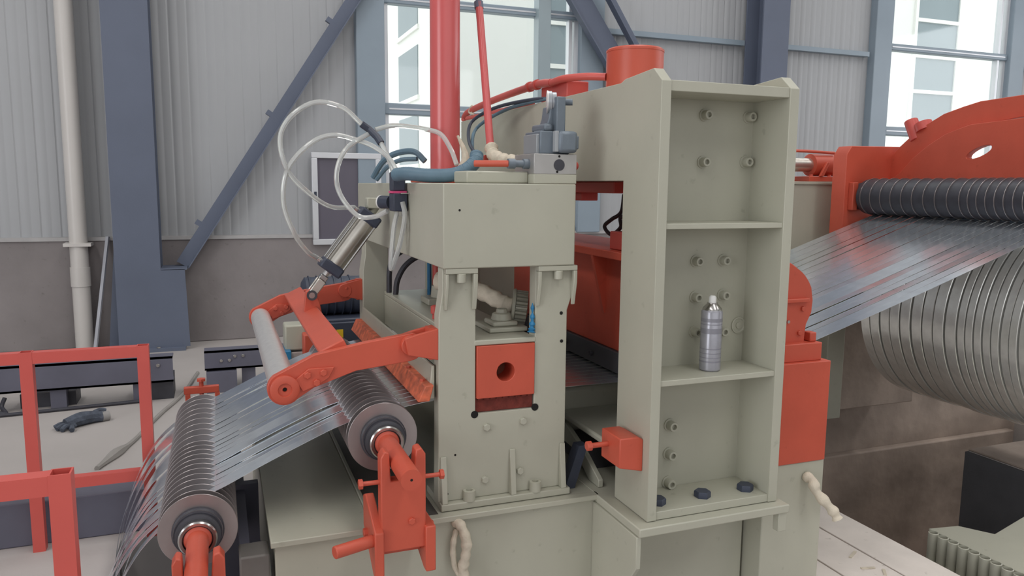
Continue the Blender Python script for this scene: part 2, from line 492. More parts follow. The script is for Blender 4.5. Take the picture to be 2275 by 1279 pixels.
# steel columns
def column(name, xa, label, thick):
    c = thing(name, (xa + .2, WY - .2, 0), label, 'column')
    y0, y1 = WY - .42, WY - .08
    MB().box(xa, xa + .39, y0, y0 + .02, 0, 9).build('front_flange', STEELBLUE, c)
    MB().box(xa, xa + .39, y1 - .02, y1, 0, 9).build('rear_flange', STEELBLUE, c)
    MB().box(xa + .185, xa + .205, y0 + .02, y1 - .02, 0, 9).build('web', STEELBLUE, c)
    MB().box(xa - .06, xa + .58, y0 - .06, y1 + .04, 0, .03).build('base_plate', STEELBLUE, c)
    # gusset box at the foot that takes the brace
    MB().prism([(xa + .39, .03), (xa + .62, .03), (xa + .60, .78), (xa + .39, .78)], 'y', y0, y0 + .02).build('gusset', STEELBLUE, c)
    MB().box(xa + .39, xa + .62, y0 - .0, y1, .775, .79).build('gusset_cap', STEELBLUE, c)
    MB().prism([(xa - .10, .03), (xa, .03), (xa, 1.15)], 'y', y0 + .15, y0 + .17).build('gusset', STEELBLUE, c)
    for dx in (.05, .34):
        place('anchor_bolt', HEXS, c, (xa + dx, y0 - .03, .03), scale=1.6)
    return c
column('steel_column', -0.905, 'blue grey steel column left of the diagonal brace', .4)
column('steel_column', 6.28, 'blue grey steel column behind the tall cream press frame', .4)

def brace(p0, p1, label, tabs, w=.10):
    b = thing('steel_brace', p0 if p0[2] < p1[2] else p1, label, 'brace')
    MB().bar(p0, p1, w, .05, (0, -1, 0)).build('angle_bar', STEELBLUE, b)
    P0, P1 = Vector(p0), Vector(p1)
    d = (P1 - P0).normalized(); s = d.cross(Vector((0, 1, 0))).normalized()
    if s.z < 0: s = -s
    for t in tabs:
        c = P0.lerp(P1, t)
        MB().bar(c - s * .0, c + s * (w / 2 + .05), .05, .05, (0, -1, 0)).build('cleat', STEELBLUE, b)
    MB().bar(P0 - s * (w / 2 - .006) + V(0, -.05, 0), P1 - s * (w / 2 - .006) + V(0, -.05, 0), .012, .06, (0, -1, 0)).build('angle_lip', STEELBLUE, b)
    return b
yb = WY - .2
brace((-0.33, yb + .04, 0.80), (2.0, yb, 4.42), 'long diagonal steel brace rising to the window from the left column foot', (.10, .40, .66, .74), .13)
brace((2.9, yb, 5.08), (6.22, yb, .49), 'wide slanted steel brace right of the bright window', (), .26)
brace((3.3, yb - .1, 5.10), (6.3, yb - .1, .70), 'thin slanted steel rod brace above the orange drum', (), .09)

dp = thing('downpipe', (-1.225, WY - .16, 0), 'white plastic downpipe standing against the wall', 'pipe')
MB().tube([(-1.225, WY - .17, 0), (-1.225, WY - .17, 1.0), (-1.225, WY - .17, 9)], .078, n=20, smooth=False).build('pipe', PVC, dp)
MB().ring((-1.225, WY - .17, .62), (-1.225, WY - .17, .80), .086, .07, 20).build('coupling', PVC, dp)
MB().box(-1.34, -1.11, WY - .26, WY - .06, 1.0, 1.03).build('clamp', PVC, dp)
MB().bar((-1.12, WY - .35, 0.0), (-0.985, WY - .1, 1.08), .03, .02).build('flat_bar', mat('pale_bar', (180, 182, 190), 0.4), label='thin pale bar leaning on the wall beside the left column', cat='bar')

# ------------------------------------------------------------------ back floor items at the left
def channel(name, x0, x1, y, z0, z1, label, legs):
    t = thing(name, ((x0 + x1) / 2, y, 0), label, 'beam')
    MB().box(x0, x1, y, y + .015, z0, z1).build('web', BEAMGREY, t)
    MB().box(x0, x1, y, y + .14, z1 - .015, z1).build('top_flange', BEAMGREY, t)
    MB().box(x0, x1, y, y + .14, z0, z0 + .015).build('bottom_flange', BEAMGREY, t)
    for lx in legs:
        MB().box(lx, lx + .10, y + .03, y + .13, 0, z0).build('leg', BEAMGREY, t)
    return t
c1 = channel('steel_channel', -4.5, -0.345, 6.1, 0.14, 0.33, 'long dark steel channel on the floor behind the red guard rail', (-0.62, -1.15, -2.2))
for dx in (-.10, -.17): place('bolt', HEXS, c1, (-0.345 + dx, 6.1, .27), (0, -1, 0), 1.2)
MB().box(-.62, -.35, 6.15, 6.4, 0, .16).build('end_block', DARK, c1)
MB().box(-1.35, -1.0, 6.2, 6.4, 0, .10).build('roller_block', DARK, c1)
c2 = channel('steel_channel', -0.13, 1.2, 6.25, 0.17, 0.32, 'short dark steel channel behind the chrome roller', (.14,))
for dx in (.12, .18, .22, .28): place('bolt', HEXS, c2, (-.13 + dx, 6.25, .24 if dx < .2 else .27), (0, -1, 0), 1.1)
MB().box(-.12, .1, 6.2, 6.6, 0, .16).build('end_block', BEAMGREY, c2)
MB().tube([(-3.5, 5.95, .015), (-2.3, 6.02, .015), (-1.6, 6.0, .015), (-1.0, 6.05, .015), (-.5, 6.1, .015)], .012, n=8).build('floor_cable', BLACKRUB, label='dark cable lying on the floor along the channel', cat='cable')
MB().tube([(-1.52, 6.12, .01), (-1.47, 6.05, .03), (-1.40, 6.02, .02), (-1.44, 6.10, .05), (-1.42, 6.11, .11)], .014, n=8).build('wire_scrap', BLACKRUB, label='small bent wire scrap by the floor cable', cat='wire')
MB().tube([(-0.20, 6.9, .01), (-0.295, 6.2, .01), (-0.42, 5.7, .01), (-0.53, 5.17, .01), (-0.60, 4.95, .01), (-0.68, 4.7, .01)], lambda t: .014 + .02 * math.exp(-((t - .82) / .1) ** 2), n=8).build('floor_strap', mat('grey_strap', (150, 146, 142), .8), label='pale grey strap trailing across the floor', cat='strap')
# glove on the floor
g = thing('work_glove', (-.88, 5.64, 0), 'dark grey work glove dropped on the pale floor', 'glove')
gp = MB().tube([(-.97, 5.58, .03), (-.90, 5.63, .045), (-.83, 5.68, .04), (-.77, 5.70, .03)], lambda t: .045 * (1 - .35 * abs(t - .4)), n=10)
gp.build('palm', GLOVE, g)
for dx, dy, a in ((0, 0, 3.6), (.02, -.02, 3.9), (-.01, .03, 3.3), (.05, -.03, 4.4)):
    p = V(-.965 + dx, 5.58 + dy, .028)
    MB().tube([p, p + V(.03 * math.cos(a), .03 * math.sin(a), 0), p + V(.065 * math.cos(a + .2), .065 * math.sin(a + .2), -.012)], .016, n=8).build('finger', GLOVE, g)
MB().tube([(-.84, 5.70, .05), (-.79, 5.75, .06), (-.76, 5.76, .05)], .02, n=8).build('thumb', GLOVE, g)
MB().ring((-.775, 5.695, .032), (-.735, 5.715, .03), .034, .028, 12).build('cuff', mat('pale_cuff', (150, 148, 146), .9), g)
# curb beam below the guard rail
MB().box(-4, -0.33, 3.78, 3.93, 0, .20).build('steel_curb', BEAMGREY, bevel=.006, label='dark grey steel curb on the floor under the red guard rail', cat='curb')
MB().box(-4, -0.60, 2.75, 2.90, 0.0, .14).build('steel_curb', BEAMGREY, bevel=.006, label='dark grey floor rail at the lower left behind the nearer guard rail', cat='curb')

def guard(name, y, ztop, zlow, posts, x0, x1, label):
    t = thing(name, ((x0 + x1) / 2, y, 0), label, 'guard rail')
    w = .048
    for px in posts:
        p = MB()
        p.add([(px, y, 0), (px + w, y, 0), (px + w, y + w, 0), (px, y + w, 0), (px, y, ztop), (px + w, y, ztop), (px + w, y + w, ztop), (px, y + w, ztop),
               (px + .004, y + .004, ztop), (px + w - .004, y + .004, ztop), (px + w - .004, y + w - .004, ztop), (px + .004, y + w - .004, ztop),
               (px + .004, y + .004, ztop - .12), (px + w - .004, y + .004, ztop - .12), (px + w - .004, y + w - .004, ztop - .12), (px + .004, y + w - .004, ztop - .12)],
              [(0, 1, 5, 4), (1, 2, 6, 5), (2, 3, 7, 6), (3, 0, 4, 7), (3, 2, 1, 0), (4, 5, 9, 8), (5, 6, 10, 9), (6, 7, 11, 10), (7, 4, 8, 11),
               (8, 9, 13, 12), (9, 10, 14, 13), (10, 11, 15, 14), (11, 8, 12, 15), (12, 13, 14, 15)])
        p.build('post', RED, t)
    edges = sorted(posts)
    for z in (ztop - w - .002, zlow):
        segs = [x0] + [q for px in edges for q in (px, px + w)] + [x1]
        for a, b in zip(segs[0::2], segs[1::2]):
            if b - a > .02: MB().box(a, b, y + .001, y + w - .001, z, z + w).build('rail', RED, t)
    return t
guard('guard_rail', 3.70, .885, .27, (-.352, -.80, -1.9), -3.2, -.352 + .048, 'farther red square tube guard rail around the looping pit')
guard('guard_rail', 2.0, .918, .25, (-.393, -1.5), -2.6, -.393 + .048, 'nearer red square tube guard rail with an open post top')

# ------------------------------------------------------------------ machine base
ZB = 0.503
base = thing('machine_base', (0.9, 3.2, 0), 'long cream welded base under the rollers and the press', 'machine base')
MB().box(.13, 1.25, 2.385, 4.25, 0, ZB - .02).build('bed', CREAM, base, bevel=.004)
MB().box(.117, .432, 2.365, 4.27, ZB - .02, ZB).build('table_plate', CREAM, base, bevel=.003)
MB().box(.432, .446, 2.40, 4.27, ZB - .02, ZB + .008).build('weld_strip', CREAM, base, bevel=.003)
MB().box(.446, .66, 2.40, 4.27, ZB - .02, ZB - .003).build('dark_plate', mat('oily_dark_plate', (98, 94, 90), 0.45, 0.3, var=.2, scale=8), base)
MB().box(.446, 1.25, 2.365, 2.40, ZB - .02, ZB).build('front_ledge', CREAM, base, bevel=.003)
MB().box(.66, 1.25, 2.40, 4.27, ZB - .02, ZB - .001).build('rear_plate', CREAM, base)
MB().prism([(2.385, 0), (2.385, ZB - .03), (2.07, ZB - .03), (2.07, .365), (2.30, .05), (2.30, 0)], 'x', 1.232, 1.25).build('step_side', CREAM, base, bevel=.003)
MB().prism([(1.25, 0), (1.83, 0), (1.83, ZB - .03), (1.25, ZB - .03)], 'y', 2.30, 4.25).build('press_bed', CREAM, base, bevel=.004)
MB().box(1.238, 1.838, 2.062, 4.27, ZB - .03, ZB).build('press_plate', CREAM, base, bevel=.004)
MB().box(1.80, 1.835, 2.07, 2.10, ZB - .10, ZB - .03).build('lip_gusset', CREAM, base, bevel=.003)
# taped cable coming out of the base front
tc = thing('taped_cable', (.735, 2.33, .3), 'cream paper taped cable loop on the base front', 'cable')
MB().tube([(.715, 2.385, .475), (.725, 2.345, .47), (.738, 2.335, .42), (.735, 2.335, .37), (.728, 2.34, .32), (.742, 2.335, .26), (.74, 2.345, .18)], lambda t: .017 + .0018 * math.sin(t * 55) + .0012 * math.sin(t * 23), n=12).build('tape_wrap', CREAM2, tc)
MB().tube([(.715, 2.37, .45), (.70, 2.355, .42), (.698, 2.355, .37), (.708, 2.355, .32), (.728, 2.35, .29)], lambda t: .010 + .001 * math.sin(t * 30), n=10).build('tape_loop', CREAM2, tc)

# ------------------------------------------------------------------ strips
N = 19
edges = []
y = 3.665
for i in range(9): edges.append((y - .0715, y - .0035)); y -= .075
for i in range(10): edges.append((y - .0468, y - .0027)); y -= .0495
edges = edges[::-1]           # nearest first
R1 = (-.09, .537); R2 = (.487, .772); HUB = .072
DEF = (1.95, 1.03, .155); SEP = (3.77, 1.555, .106); COIL = (4.315, .875, .595)
def arc(c, r, a0, a1, n=8):
    return [(c[0] + r * math.cos(math.radians(a0 + (a1 - a0) * k / n)), c[1] + r * math.sin(math.radians(a0 + (a1 - a0) * k / n))) for k in range(n + 1)]
def catmull(P, sub=5):
    Q = []
    for i in range(len(P) - 1):
        p0 = P[i - 1] if i else P[i]; p1, p2 = P[i], P[i + 1]; p3 = P[i + 2] if i + 2 < len(P) else P[i + 1]
        for k in range(sub):
            t = k / sub
            Q.append(tuple(.5 * (2 * p1[j] + (p2[j] - p0[j]) * t + (2 * p0[j] - 5 * p1[j] + 4 * p2[j] - p3[j]) * t * t + (3 * p1[j] - p0[j] - 3 * p2[j] + p3[j]) * t ** 3) for j in (0, 1)))
    return Q + [P[-1]]
for i, (ya, yb_) in enumerate(edges):
    rj = random.Random(i * 13 + 5)
    e = rj.uniform(-1, 1)
    tail = catmull([(-.30 + e * .04, -1.2), (-.405 + e * .04, -.5), (-.425 + e * .03, -.1), (-.40 + e * .03, .15), (-.345 + e * .025, .33), (-.26 + e * .015, .48), (R1[0] + HUB * math.cos(math.radians(140)), R1[1] + HUB * math.sin(math.radians(140)))])
    a1 = arc(R1, HUB + .001, 140, 108, 5)
    sag = e * .004
    mid = catmull([a1[-1], (.0, .655 + sag * .5), (.09, .698 + sag), (.2, .748 + sag), (.34, .806 + sag), (R2[0] + (HUB + .001) * math.cos(math.radians(112)), R2[1] + (HUB + .001) * math.sin(math.radians(112)))])
    a2 = arc(R2, HUB + .001, 112, 88, 5)
    flat = catmull([a2[-1], (.57, .855), (.68, .868), (.9, .873), (1.3, .873), (1.8, .8735), (1.95, DEF[1] - DEF[2] - .001)], 3)
    a3 = arc(DEF, DEF[2] + .001, 270, 288, 5)
    p0 = a3[-1]; a4 = arc(SEP, SEP[2] + .001, 288, 271, 5)
    up_ = [(p0[0] + (a4[0][0] - p0[0]) * t, p0[1] + (a4[0][1] - p0[1]) * t - .012 * math.sin(PI * t) + e * .003 * math.sin(2 * PI * t)) for t in [k / 8 for k in range(9)]]
    a5 = arc(COIL, COIL[2] + .003, 90, 60, 6)
    tw = rj.uniform(-1, 1) * .0022
    path = tail + a1[1:] + mid[1:] + a2[1:] + flat[1:] + a3[1:] + up_[1:] + a4[1:] + a5
    n = len(path); th = .0012
    vs = []
    for px, pz in path:
        k_ = 0.0
        if .05 < px < .36: k_ = math.sin(PI * (px - .05) / .31)
        if 2.05 < px < 3.7: k_ = math.sin(PI * (px - 2.05) / 1.65)
        d_ = tw * k_
        vs += [(px, ya, pz - d_), (px, yb_, pz + d_), (px, ya, pz - d_ + th), (px, yb_, pz + d_ + th)]
    fs = []
    for q in range(n - 1):
        a, b = 4 * q, 4 * q + 4
        fs += [(a, b, b + 1, a + 1), (a + 2, a + 3, b + 3, b + 2), (a, a + 2, b + 2, b), (a + 1, b + 1, b + 3, a + 3)]
    fs += [(0, 1, 3, 2), (4 * n - 4, 4 * n - 2, 4 * n - 1, 4 * n - 3)]
    lb = ('%s thin galvanised steel strip across the line' % (ORD[i] if i in (0, 18) else ORD[i] + ' nearest')) if i else 'thin galvanised steel strip nearest the camera side of the line'
    if i == 18: lb = 'thin galvanised steel strip farthest across the line'
    MB().add(vs, fs).build('steel_strip', STRIP, label=lb, cat='steel strip', group='slit strips running through the line', angle=50)
    # the coil this strip winds onto
    rr = COIL[2] + rj.uniform(-.006, .002)
    cb = MB().lathe([(.26, .002), (rr - .003, .002), (rr, .004), (rr, yb_ - ya - .004), (rr - .003, yb_ - ya - .002), (.26, yb_ - ya - .002), (.26, .002)], (COIL[0], ya, COIL[1]), (0, 1, 0), 96)
    lb = ('%s nearest narrow shiny steel coil on the recoiler' % ORD[i]) if 0 < i < 18 else ('narrow shiny steel coil nearest the camera on the recoiler' if i == 0 else 'narrow shiny steel coil farthest along the recoiler')
    cb.build('steel_coil', COILM, label=lb, cat='steel coil', group='slit coils on the recoiler mandrel', angle=30)

MAN = thing('recoiler_mandrel', (COIL[0], 3.2, COIL[1]), 'steel mandrel inside the row of slit coils', 'mandrel')
MB().cyl((COIL[0], 2.3, COIL[1]), (COIL[0], 4.0, COIL[1]), .257, n=40).build('drum', STEEL, MAN)

# ------------------------------------------------------------------ separator rollers
def sep_roller(ax, az, name, label, slabel, y_front=2.434, disc_r=.116):
    t = thing(name, (ax, 3.05, az - disc_r), label, 'roller')
    MB().cyl((ax, 2.30, az), (ax, 3.86, az), .03, n=20).build('shaft', STEEL, t)
    MB().cyl((ax, y_front + .004, az), (ax, 3.69, az), HUB, n=36).build('arbor', ARBOR, t)
    ys = [2.458] + [edges[0][0] - .003] + [(edges[k][1] + edges[k + 1][0]) / 2 for k in range(N - 1)] + [edges[-1][1] + .003]
    disc = MB().lathe([(HUB, -.0011), (disc_r - .001, -.0011), (disc_r, 0), (disc_r - .001, .0011), (HUB, .0011)], (0, 0, 0), (0, 0, 1), 64).mesh('separator_disc', DISC)
    for yy in ys:
        place('separator_disc', disc, t, (ax, yy, az), (0, 1, 0))
    # front hub stack: dark ring, collar, bearing ring
    y0 = ys[0] - .002
    MB().lathe([(.076, 0), (.076, -.012), (.070, -.018), (.070, -.03), (.04, -.03)], (ax, y0, az), (0, 1, 0), 40).build('rubber_ring', BLACKRUB, t)
    MB().lathe([(.066, -.03), (.066, -.042), (.058, -.045), (.045, -.045)], (ax, y0, az), (0, 1, 0), 40).build('dark_collar', DARK, t)
    MB().lathe([(.056, -.045), (.056, -.066), (.052, -.07), (.044, -.07), (.044, -.05), (.03, -.05)], (ax, y0, az), (0, 1, 0), 40).build('bearing_ring', STEEL, t)
    MB().lathe([(.042, -.052), (.042, -.062), (.036, -.064), (.034, -.052)], (ax, y0, az), (0, 1, 0), 36).build('retaining_ring', BLACKRUB, t)
    return t
sep_roller(R1[0], R1[1], 'separator_roller', 'long roller of thin steel discs at the lower left turning the strips down', '')
sep_roller(R2[0], R2[1], 'separator_roller', 'steel disc roller beside the cream entry stand under the swing arm', '')

def roller_stand(ax, az, label, tall):
    t = thing('roller_stand', (ax, 2.2, az - .3), label, 'bracket')
    y0, y1 = 2.185, 2.235
    zt = az + .045
    pts = [(ax - .062, az - .27), (ax + .075, az - .27), (ax + .075, zt - .02), (ax + .062, zt), (ax + .045, zt - .005), (ax + .036, az - .05), (ax - .032, az - .05), (ax - .036, zt - .005), (ax - .05, zt), (ax - .062, zt - .02)]
    MB().prism(pts, 'y', y0, y1).build('fork_plate', ORANGE, t, bevel=.004)
    MB().lathe([(.031, 0), (.031, .33), (.040, .335), (.040, .365), (.03, .37)], (ax, 2.055, az), (0, 1, 0), 28).build('shaft_end', ORANGE, t)
    MB().cyl((ax, 2.0545, az), (ax, 2.06, az), .004, n=10).build('centre_hole', BLACKH, t)
    if tall:
        MB().prism([(2.17, az - .34), (2.20, az - .345), (2.365, az - .25), (2.365, az - .15), (2.33, az - .135), (2.17, az - .20)], 'x', ax - .085, ax - .057).build('clamp_plate', ORANGE, t, bevel=.004)
        MB().prism([(2.17, az - .345), (2.20, az - .345), (2.365, az - .29), (2.365, az - .20), (2.17, az - .20)], 'x', ax + .07, ax + .102).build('clamp_plate', ORANGE, t, bevel=.004)
        MB().box(ax - .057, ax + .07, 2.235, 2.365, az - .30, az - .27).build('bridge_plate', ORANGE, t, bevel=.003)
        h = MB().cyl((ax - .085, 2.20, az - .232), (ax - .205, 2.16, az - .232), .019, n=20).build('handle', ORANGE, t, bevel=.003)
        place('bolt', HEXO, t, (ax - .085, 2.30, az - .25), (-1, 0, 0), 1.2)
        place('bolt', HEXO, t, (ax + .102, 2.24, az - .225), (1, 0, 0), 1.0)
        place('bolt', HEXO, t, (ax + .102, 2.24, az - .30), (1, 0, 0), 1.0)
        place('bolt', HEXO, t, (ax + .03, 2.185, az - .18), (0, -1, 0), .9)
        for sx in (-1, 1):
            x0 = ax + (.075 if sx > 0 else -.062)
            s_ = MB().cyl((x0, 2.21, az - .055), (x0 + sx * .05, 2.21, az - .055), .007, n=12).build('set_screw', ORANGE, t)
            MB().lathe([(.015, 0), (.015, .012)], (x0 + sx * .05, 2.21, az - .055), (sx, 0, 0), 6).build('screw_head', ORANGE, s_)
    else:
        MB().box(ax - .09, ax + .10, 2.19, 2.36, az - .32, az - .27).build('bridge_plate', ORANGE, t, bevel=.003)
    return t
roller_stand(R2[0], R2[1], 'orange clamp bracket with a handle holding the second disc roller', True)
roller_stand(R1[0], R1[1], 'orange fork bracket cradling the front end of the lower left disc roller', False)
# far end bracket of the entry roller
t = thing('roller_stand', (-.1, 3.85, .3), 'small orange frame with a set screw at the far end of the lower left roller', 'bracket')
MB().box(-.175, -.02, 3.83, 3.86, .615, .648).build('top_bar', ORANGE, t, bevel=.003)
for px in (-.17, -.04): MB().box(px, px + .022, 3.83, 3.86, .35, .615).build('side_bar', ORANGE, t, bevel=.002)
MB().cyl((-.098, 3.845, .59), (-.098, 3.845, .672), .010, n=12).build('set_screw', ORANGE, t)
MB().lathe([(.021, 0), (.021, .012)], (-.098, 3.845, .672), (0, 0, 1), 6).build('screw_head', ORANGE, t)
# dark cross frame between entry roller and table
t = thing('cross_frame', (.07, 3.0, .1), 'dark steel cross frame between the lower left roller and the cream table', 'frame')
MB().box(.025, .115, 2.395, 2.50, .33, .455).build('box_end', mat('dusty_steel_box', (112, 108, 104), .6, .2, var=.15, scale=8), t, bevel=.006)
MB().box(.03, .06, 2.5, 4.1, .30, .44).build('rail', BEAMGREY, t)
MB().box(.07, .10, 2.55, 2.62, 0, .40).build('post', BEAMGREY, t)
MB().box(-.02, .11, 3.0, 3.04, 0, .46).build('post', BEAMGREY, t)
MB().box(.04, .09, 2.41, 2.47, 0, .33).build('post', STEELBLUE, t)

# ------------------------------------------------------------------ entry stand
es = thing('entry_stand', (.91, 3.2, ZB), 'cream entry stand with a slotted post and a deep box beam on top', 'machine frame')
MB().box(.68, 1.15, 2.404, 4.0, 1.33, 1.607).build('top_beam', CREAM, es, bevel=.004)
def slotted(y0, y1, nm):
    slot_x0, slot_x1, slot_z0 = .80, 1.017, .827
    pts = [(.668, ZB + .025), (1.138, ZB + .025), (1.138, 1.17), (1.165, 1.25), (1.165, 1.33), (slot_x1, 1.33), (slot_x1, slot_z0), (slot_x0, slot_z0), (slot_x0, 1.33), (.685, 1.33), (.685, 1.25), (.672, 1.17)]
    return MB().prism(pts, 'y', y0, y1).build(nm, CREAM, es, bevel=.003)
fp = slotted(2.432, 2.490, 'front_post'); slotted(3.84, 3.95, 'rear_post')
for y0, y1 in ((2.404, 2.60), (3.80, 4.0)):
    MB().box(.672, 1.15, y0, y1, ZB + .001, ZB + .025).build('foot_flange', CREAM, es, bevel=.003)
for x in (.676, .925, 1.116):
    MB().prism([(2.406, ZB + .025), (2.432, ZB + .025), (2.432, ZB + .185), (2.425, ZB + .185)], 'x', x, x + .02).build('gusset', CREAM, es, bevel=.002)
for x, x1 in ((.69, .70), (.785, .80), (1.017, 1.03), (1.15, 1.163)):
    MB().prism([(2.407, 1.3115), (2.4315, 1.3115), (2.4315, 1.19), (2.424, 1.19), (2.407, 1.27)], 'x', x, x1).build('bracket_rib', CREAM, es, bevel=.002)
for x0, x1 in ((.69, .80), (1.017, 1.163)):
    MB().box(x0, x1, 2.406, 2.4315, 1.312, 1.3295).build('bracket_flange', CREAM, es, bevel=.002)
for x in (.745, 1.095):
    MB().cyl((x, 2.416, 1.312), (x, 2.416, 1.282), .0155, n=18).build('bolt', CREAM, es, bevel=.002)
for x in (.775, 1.02):
    MB().lathe([(.021, 0), (.021, .035), (.012, .036), (.012, .028), (.0001, .028)], (x, 2.420, ZB + .025), (0, 0, 1), 20).build('foot_bolt', CREAM, es)
for px, pz in ((.84, .777), (.975, .785), (.835, .59), (.965, .605)):
    place('bolt', HEXC, es, (px, 2.432, pz), (0, -1, 0), .95)
for px, pz, r in ((.797, .825, .013), (1.02, .83, .013), (1.135 - .02, 1.16, .006), (1.118, 1.06, .006), (.70, .555, .004)):
    MB().cyl((px, 2.4305, pz), (px, 2.434, pz), r, n=16).build('hole', BLACKH, es)
for px, pz in ((.735, 1.52), (.72, .7)):
    MB().cyl((px, 2.4035, pz), (px, 2.4045, pz), .004, n=8).build('paint_speck', BLACKH, es)
# orange brackets that carry the swing arm
for y0, y1 in ((2.437, 2.525), (3.865, 3.935)):
    b = MB().prism([(.57, 1.045), (.672, 1.022), (.672, 1.128), (.60, 1.112), (.56, 1.10)], 'y', y0, y0 + .016).build('arm_bracket', ORANGE, es, bevel=.002, label='orange arm bracket')
    MB().prism([(.57, 1.045), (.672, 1.022), (.672, 1.128), (.60, 1.112), (.56, 1.10)], 'y', y1 - .016, y1).build('bracket_cheek', ORANGE, b, bevel=.002)
    MB().box(.645, .672, y0 + .016, y1 - .016, 1.022, 1.128).build('bracket_back', ORANGE, b)
# slide block in the slot
sb = thing('slide_block', (.908, 2.6, .88), 'orange slide block with a round hole in the slotted post', 'block')
MB().prism([(.803, .88), (1.014, .88), (1.014, 1.062), (.803, 1.062)], 'y', 2.424, 2.70, holes=[circ(.907, .967, .033, 28)[::-1]]).build('block', ORANGE, sb, bevel=.002)
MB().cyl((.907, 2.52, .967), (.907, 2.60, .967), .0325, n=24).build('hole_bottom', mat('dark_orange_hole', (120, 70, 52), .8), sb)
MB().box(.803, 1.014, 2.444, 2.488, .829, .879).build('felt_pad', DARKRED, sb)
for i in range(9):
    x = .81 + i * .023
    MB().box(x, x + .016, 2.436, 2.446, .872, .884 + .004 * (i % 3)).build('felt_tuft', DARKRED, sb)
# upper pressing beam that the blocks carry
ub = thing('pressing_beam', (.91, 3.2, .9), 'cream pressing beam lying across inside the entry stand', 'beam')
MB().box(.775, 1.04, 2.70, 3.83, .90, 1.052).build('beam_body', CREAM, ub, bevel=.004)
MB().box(.795, 1.02, 2.43, 2.72, 1.063, 1.082).build('cover_plate', CREAM, ub, bevel=.004)
MB().box(.775, 1.04, 2.72, 3.83, 1.052, 1.07).build('top_plate', CREAM, ub, bevel=.004)
# screw jack with gear wheel
sj = thing('screw_jack', (.97, 2.62, 1.082), 'cream stepped screw jack housing on the pressing beam', 'screw jack')
MB().box(.885, 1.03, 2.53, 2.70, 1.083, 1.10).build('foot', CREAM, sj, bevel=.004)
MB().box(.905, 1.0, 2.55, 2.655, 1.10, 1.118).build('lower_housing', CREAM, sj, bevel=.006)
MB().lathe([(.040, 0), (.034, .024), (.022, .026), (.019, .040), (.008, .041), (.008, .034)], (.955, 2.60, 1.118), (0, 0, 1), 10).build('upper_housing', CREAM, sj, bevel=.002)
gx = V(.93, -.34, -.12).normalized(); gc = V(1.02, 2.64, 1.155)
MB().lathe([(.012, -.012), (.066, -.010), (.068, -.006), (.068, .0), (.052, .002), (.052, .045), (.03, .050), (.012, .050)], gc, gx, 40).build('gear_wheel', CREAM, sj)
tm = MB().prism([(-.0055, 0), (.0055, 0), (.0035, .013), (-.0035, .013)], 'y', 0, .042).mesh('gear_tooth', CREAM)
a_ = gx.orthogonal().normalized(); b_ = gx.cross(a_)
for k in range(22):
    th = 2 * PI * k / 22
    rad = a_ * math.cos(th) + b_ * math.sin(th)
    o = bpy.data.objects.new('gear_tooth', tm); col.objects.link(o); o.parent = sj
    M = Matrix((gx.cross(rad), gx, rad)).transposed().to_4x4()
    M.translation = gc + rad * .0515 + gx * .002 - ORG[sj.name]
    o.matrix_local = M
MB().tube([(.80, 2.9, 1.23), (.87, 2.82, 1.222), (.93, 2.76, 1.20), (.985, 2.675, 1.168), (1.03, 2.64, 1.155)], lambda t: .037 - .010 * t + .003 * math.sin(t * 50), n=14).build('taped_hose', CREAM2, label='thick cream taped hose behind the slot of the entry stand', cat='hose')
MB().tube([(1.000, 2.425, 1.098), (1.003, 2.428, 1.115), (1.006, 2.432, 1.15), (1.009, 2.44, 1.20)], lambda t: .0135 * (1 - .75 * t) + .003 * math.sin(t * 30), n=8).build('blue_rag', BLUE, label='blue plastic rag wedged in the right side of the post slot', cat='rag')
# scraper bar
sc_ = thing('scraper_bar', (.64, 3.1, .88), 'worn orange scraper bar lying across the strips before the entry stand', 'scraper')
MB().prism([(.60, .885), (.64, .885), (.655, .94), (.625, .94)], 'y', 2.43, 3.80).build('bar', ORANGE_WORN, sc_, bevel=.004)
MB().prism([(.645, .885), (.665, .885), (.665, 1.0), (.655, 1.0)], 'y', 2.46, 3.78).build('back_sheet', CREAM, sc_, bevel=.003)
for yy in (2.5, 2.7, 2.9, 3.1): place('bolt', HEXO, sc_, (.632, yy, .94), (0, 0, 1), .8)

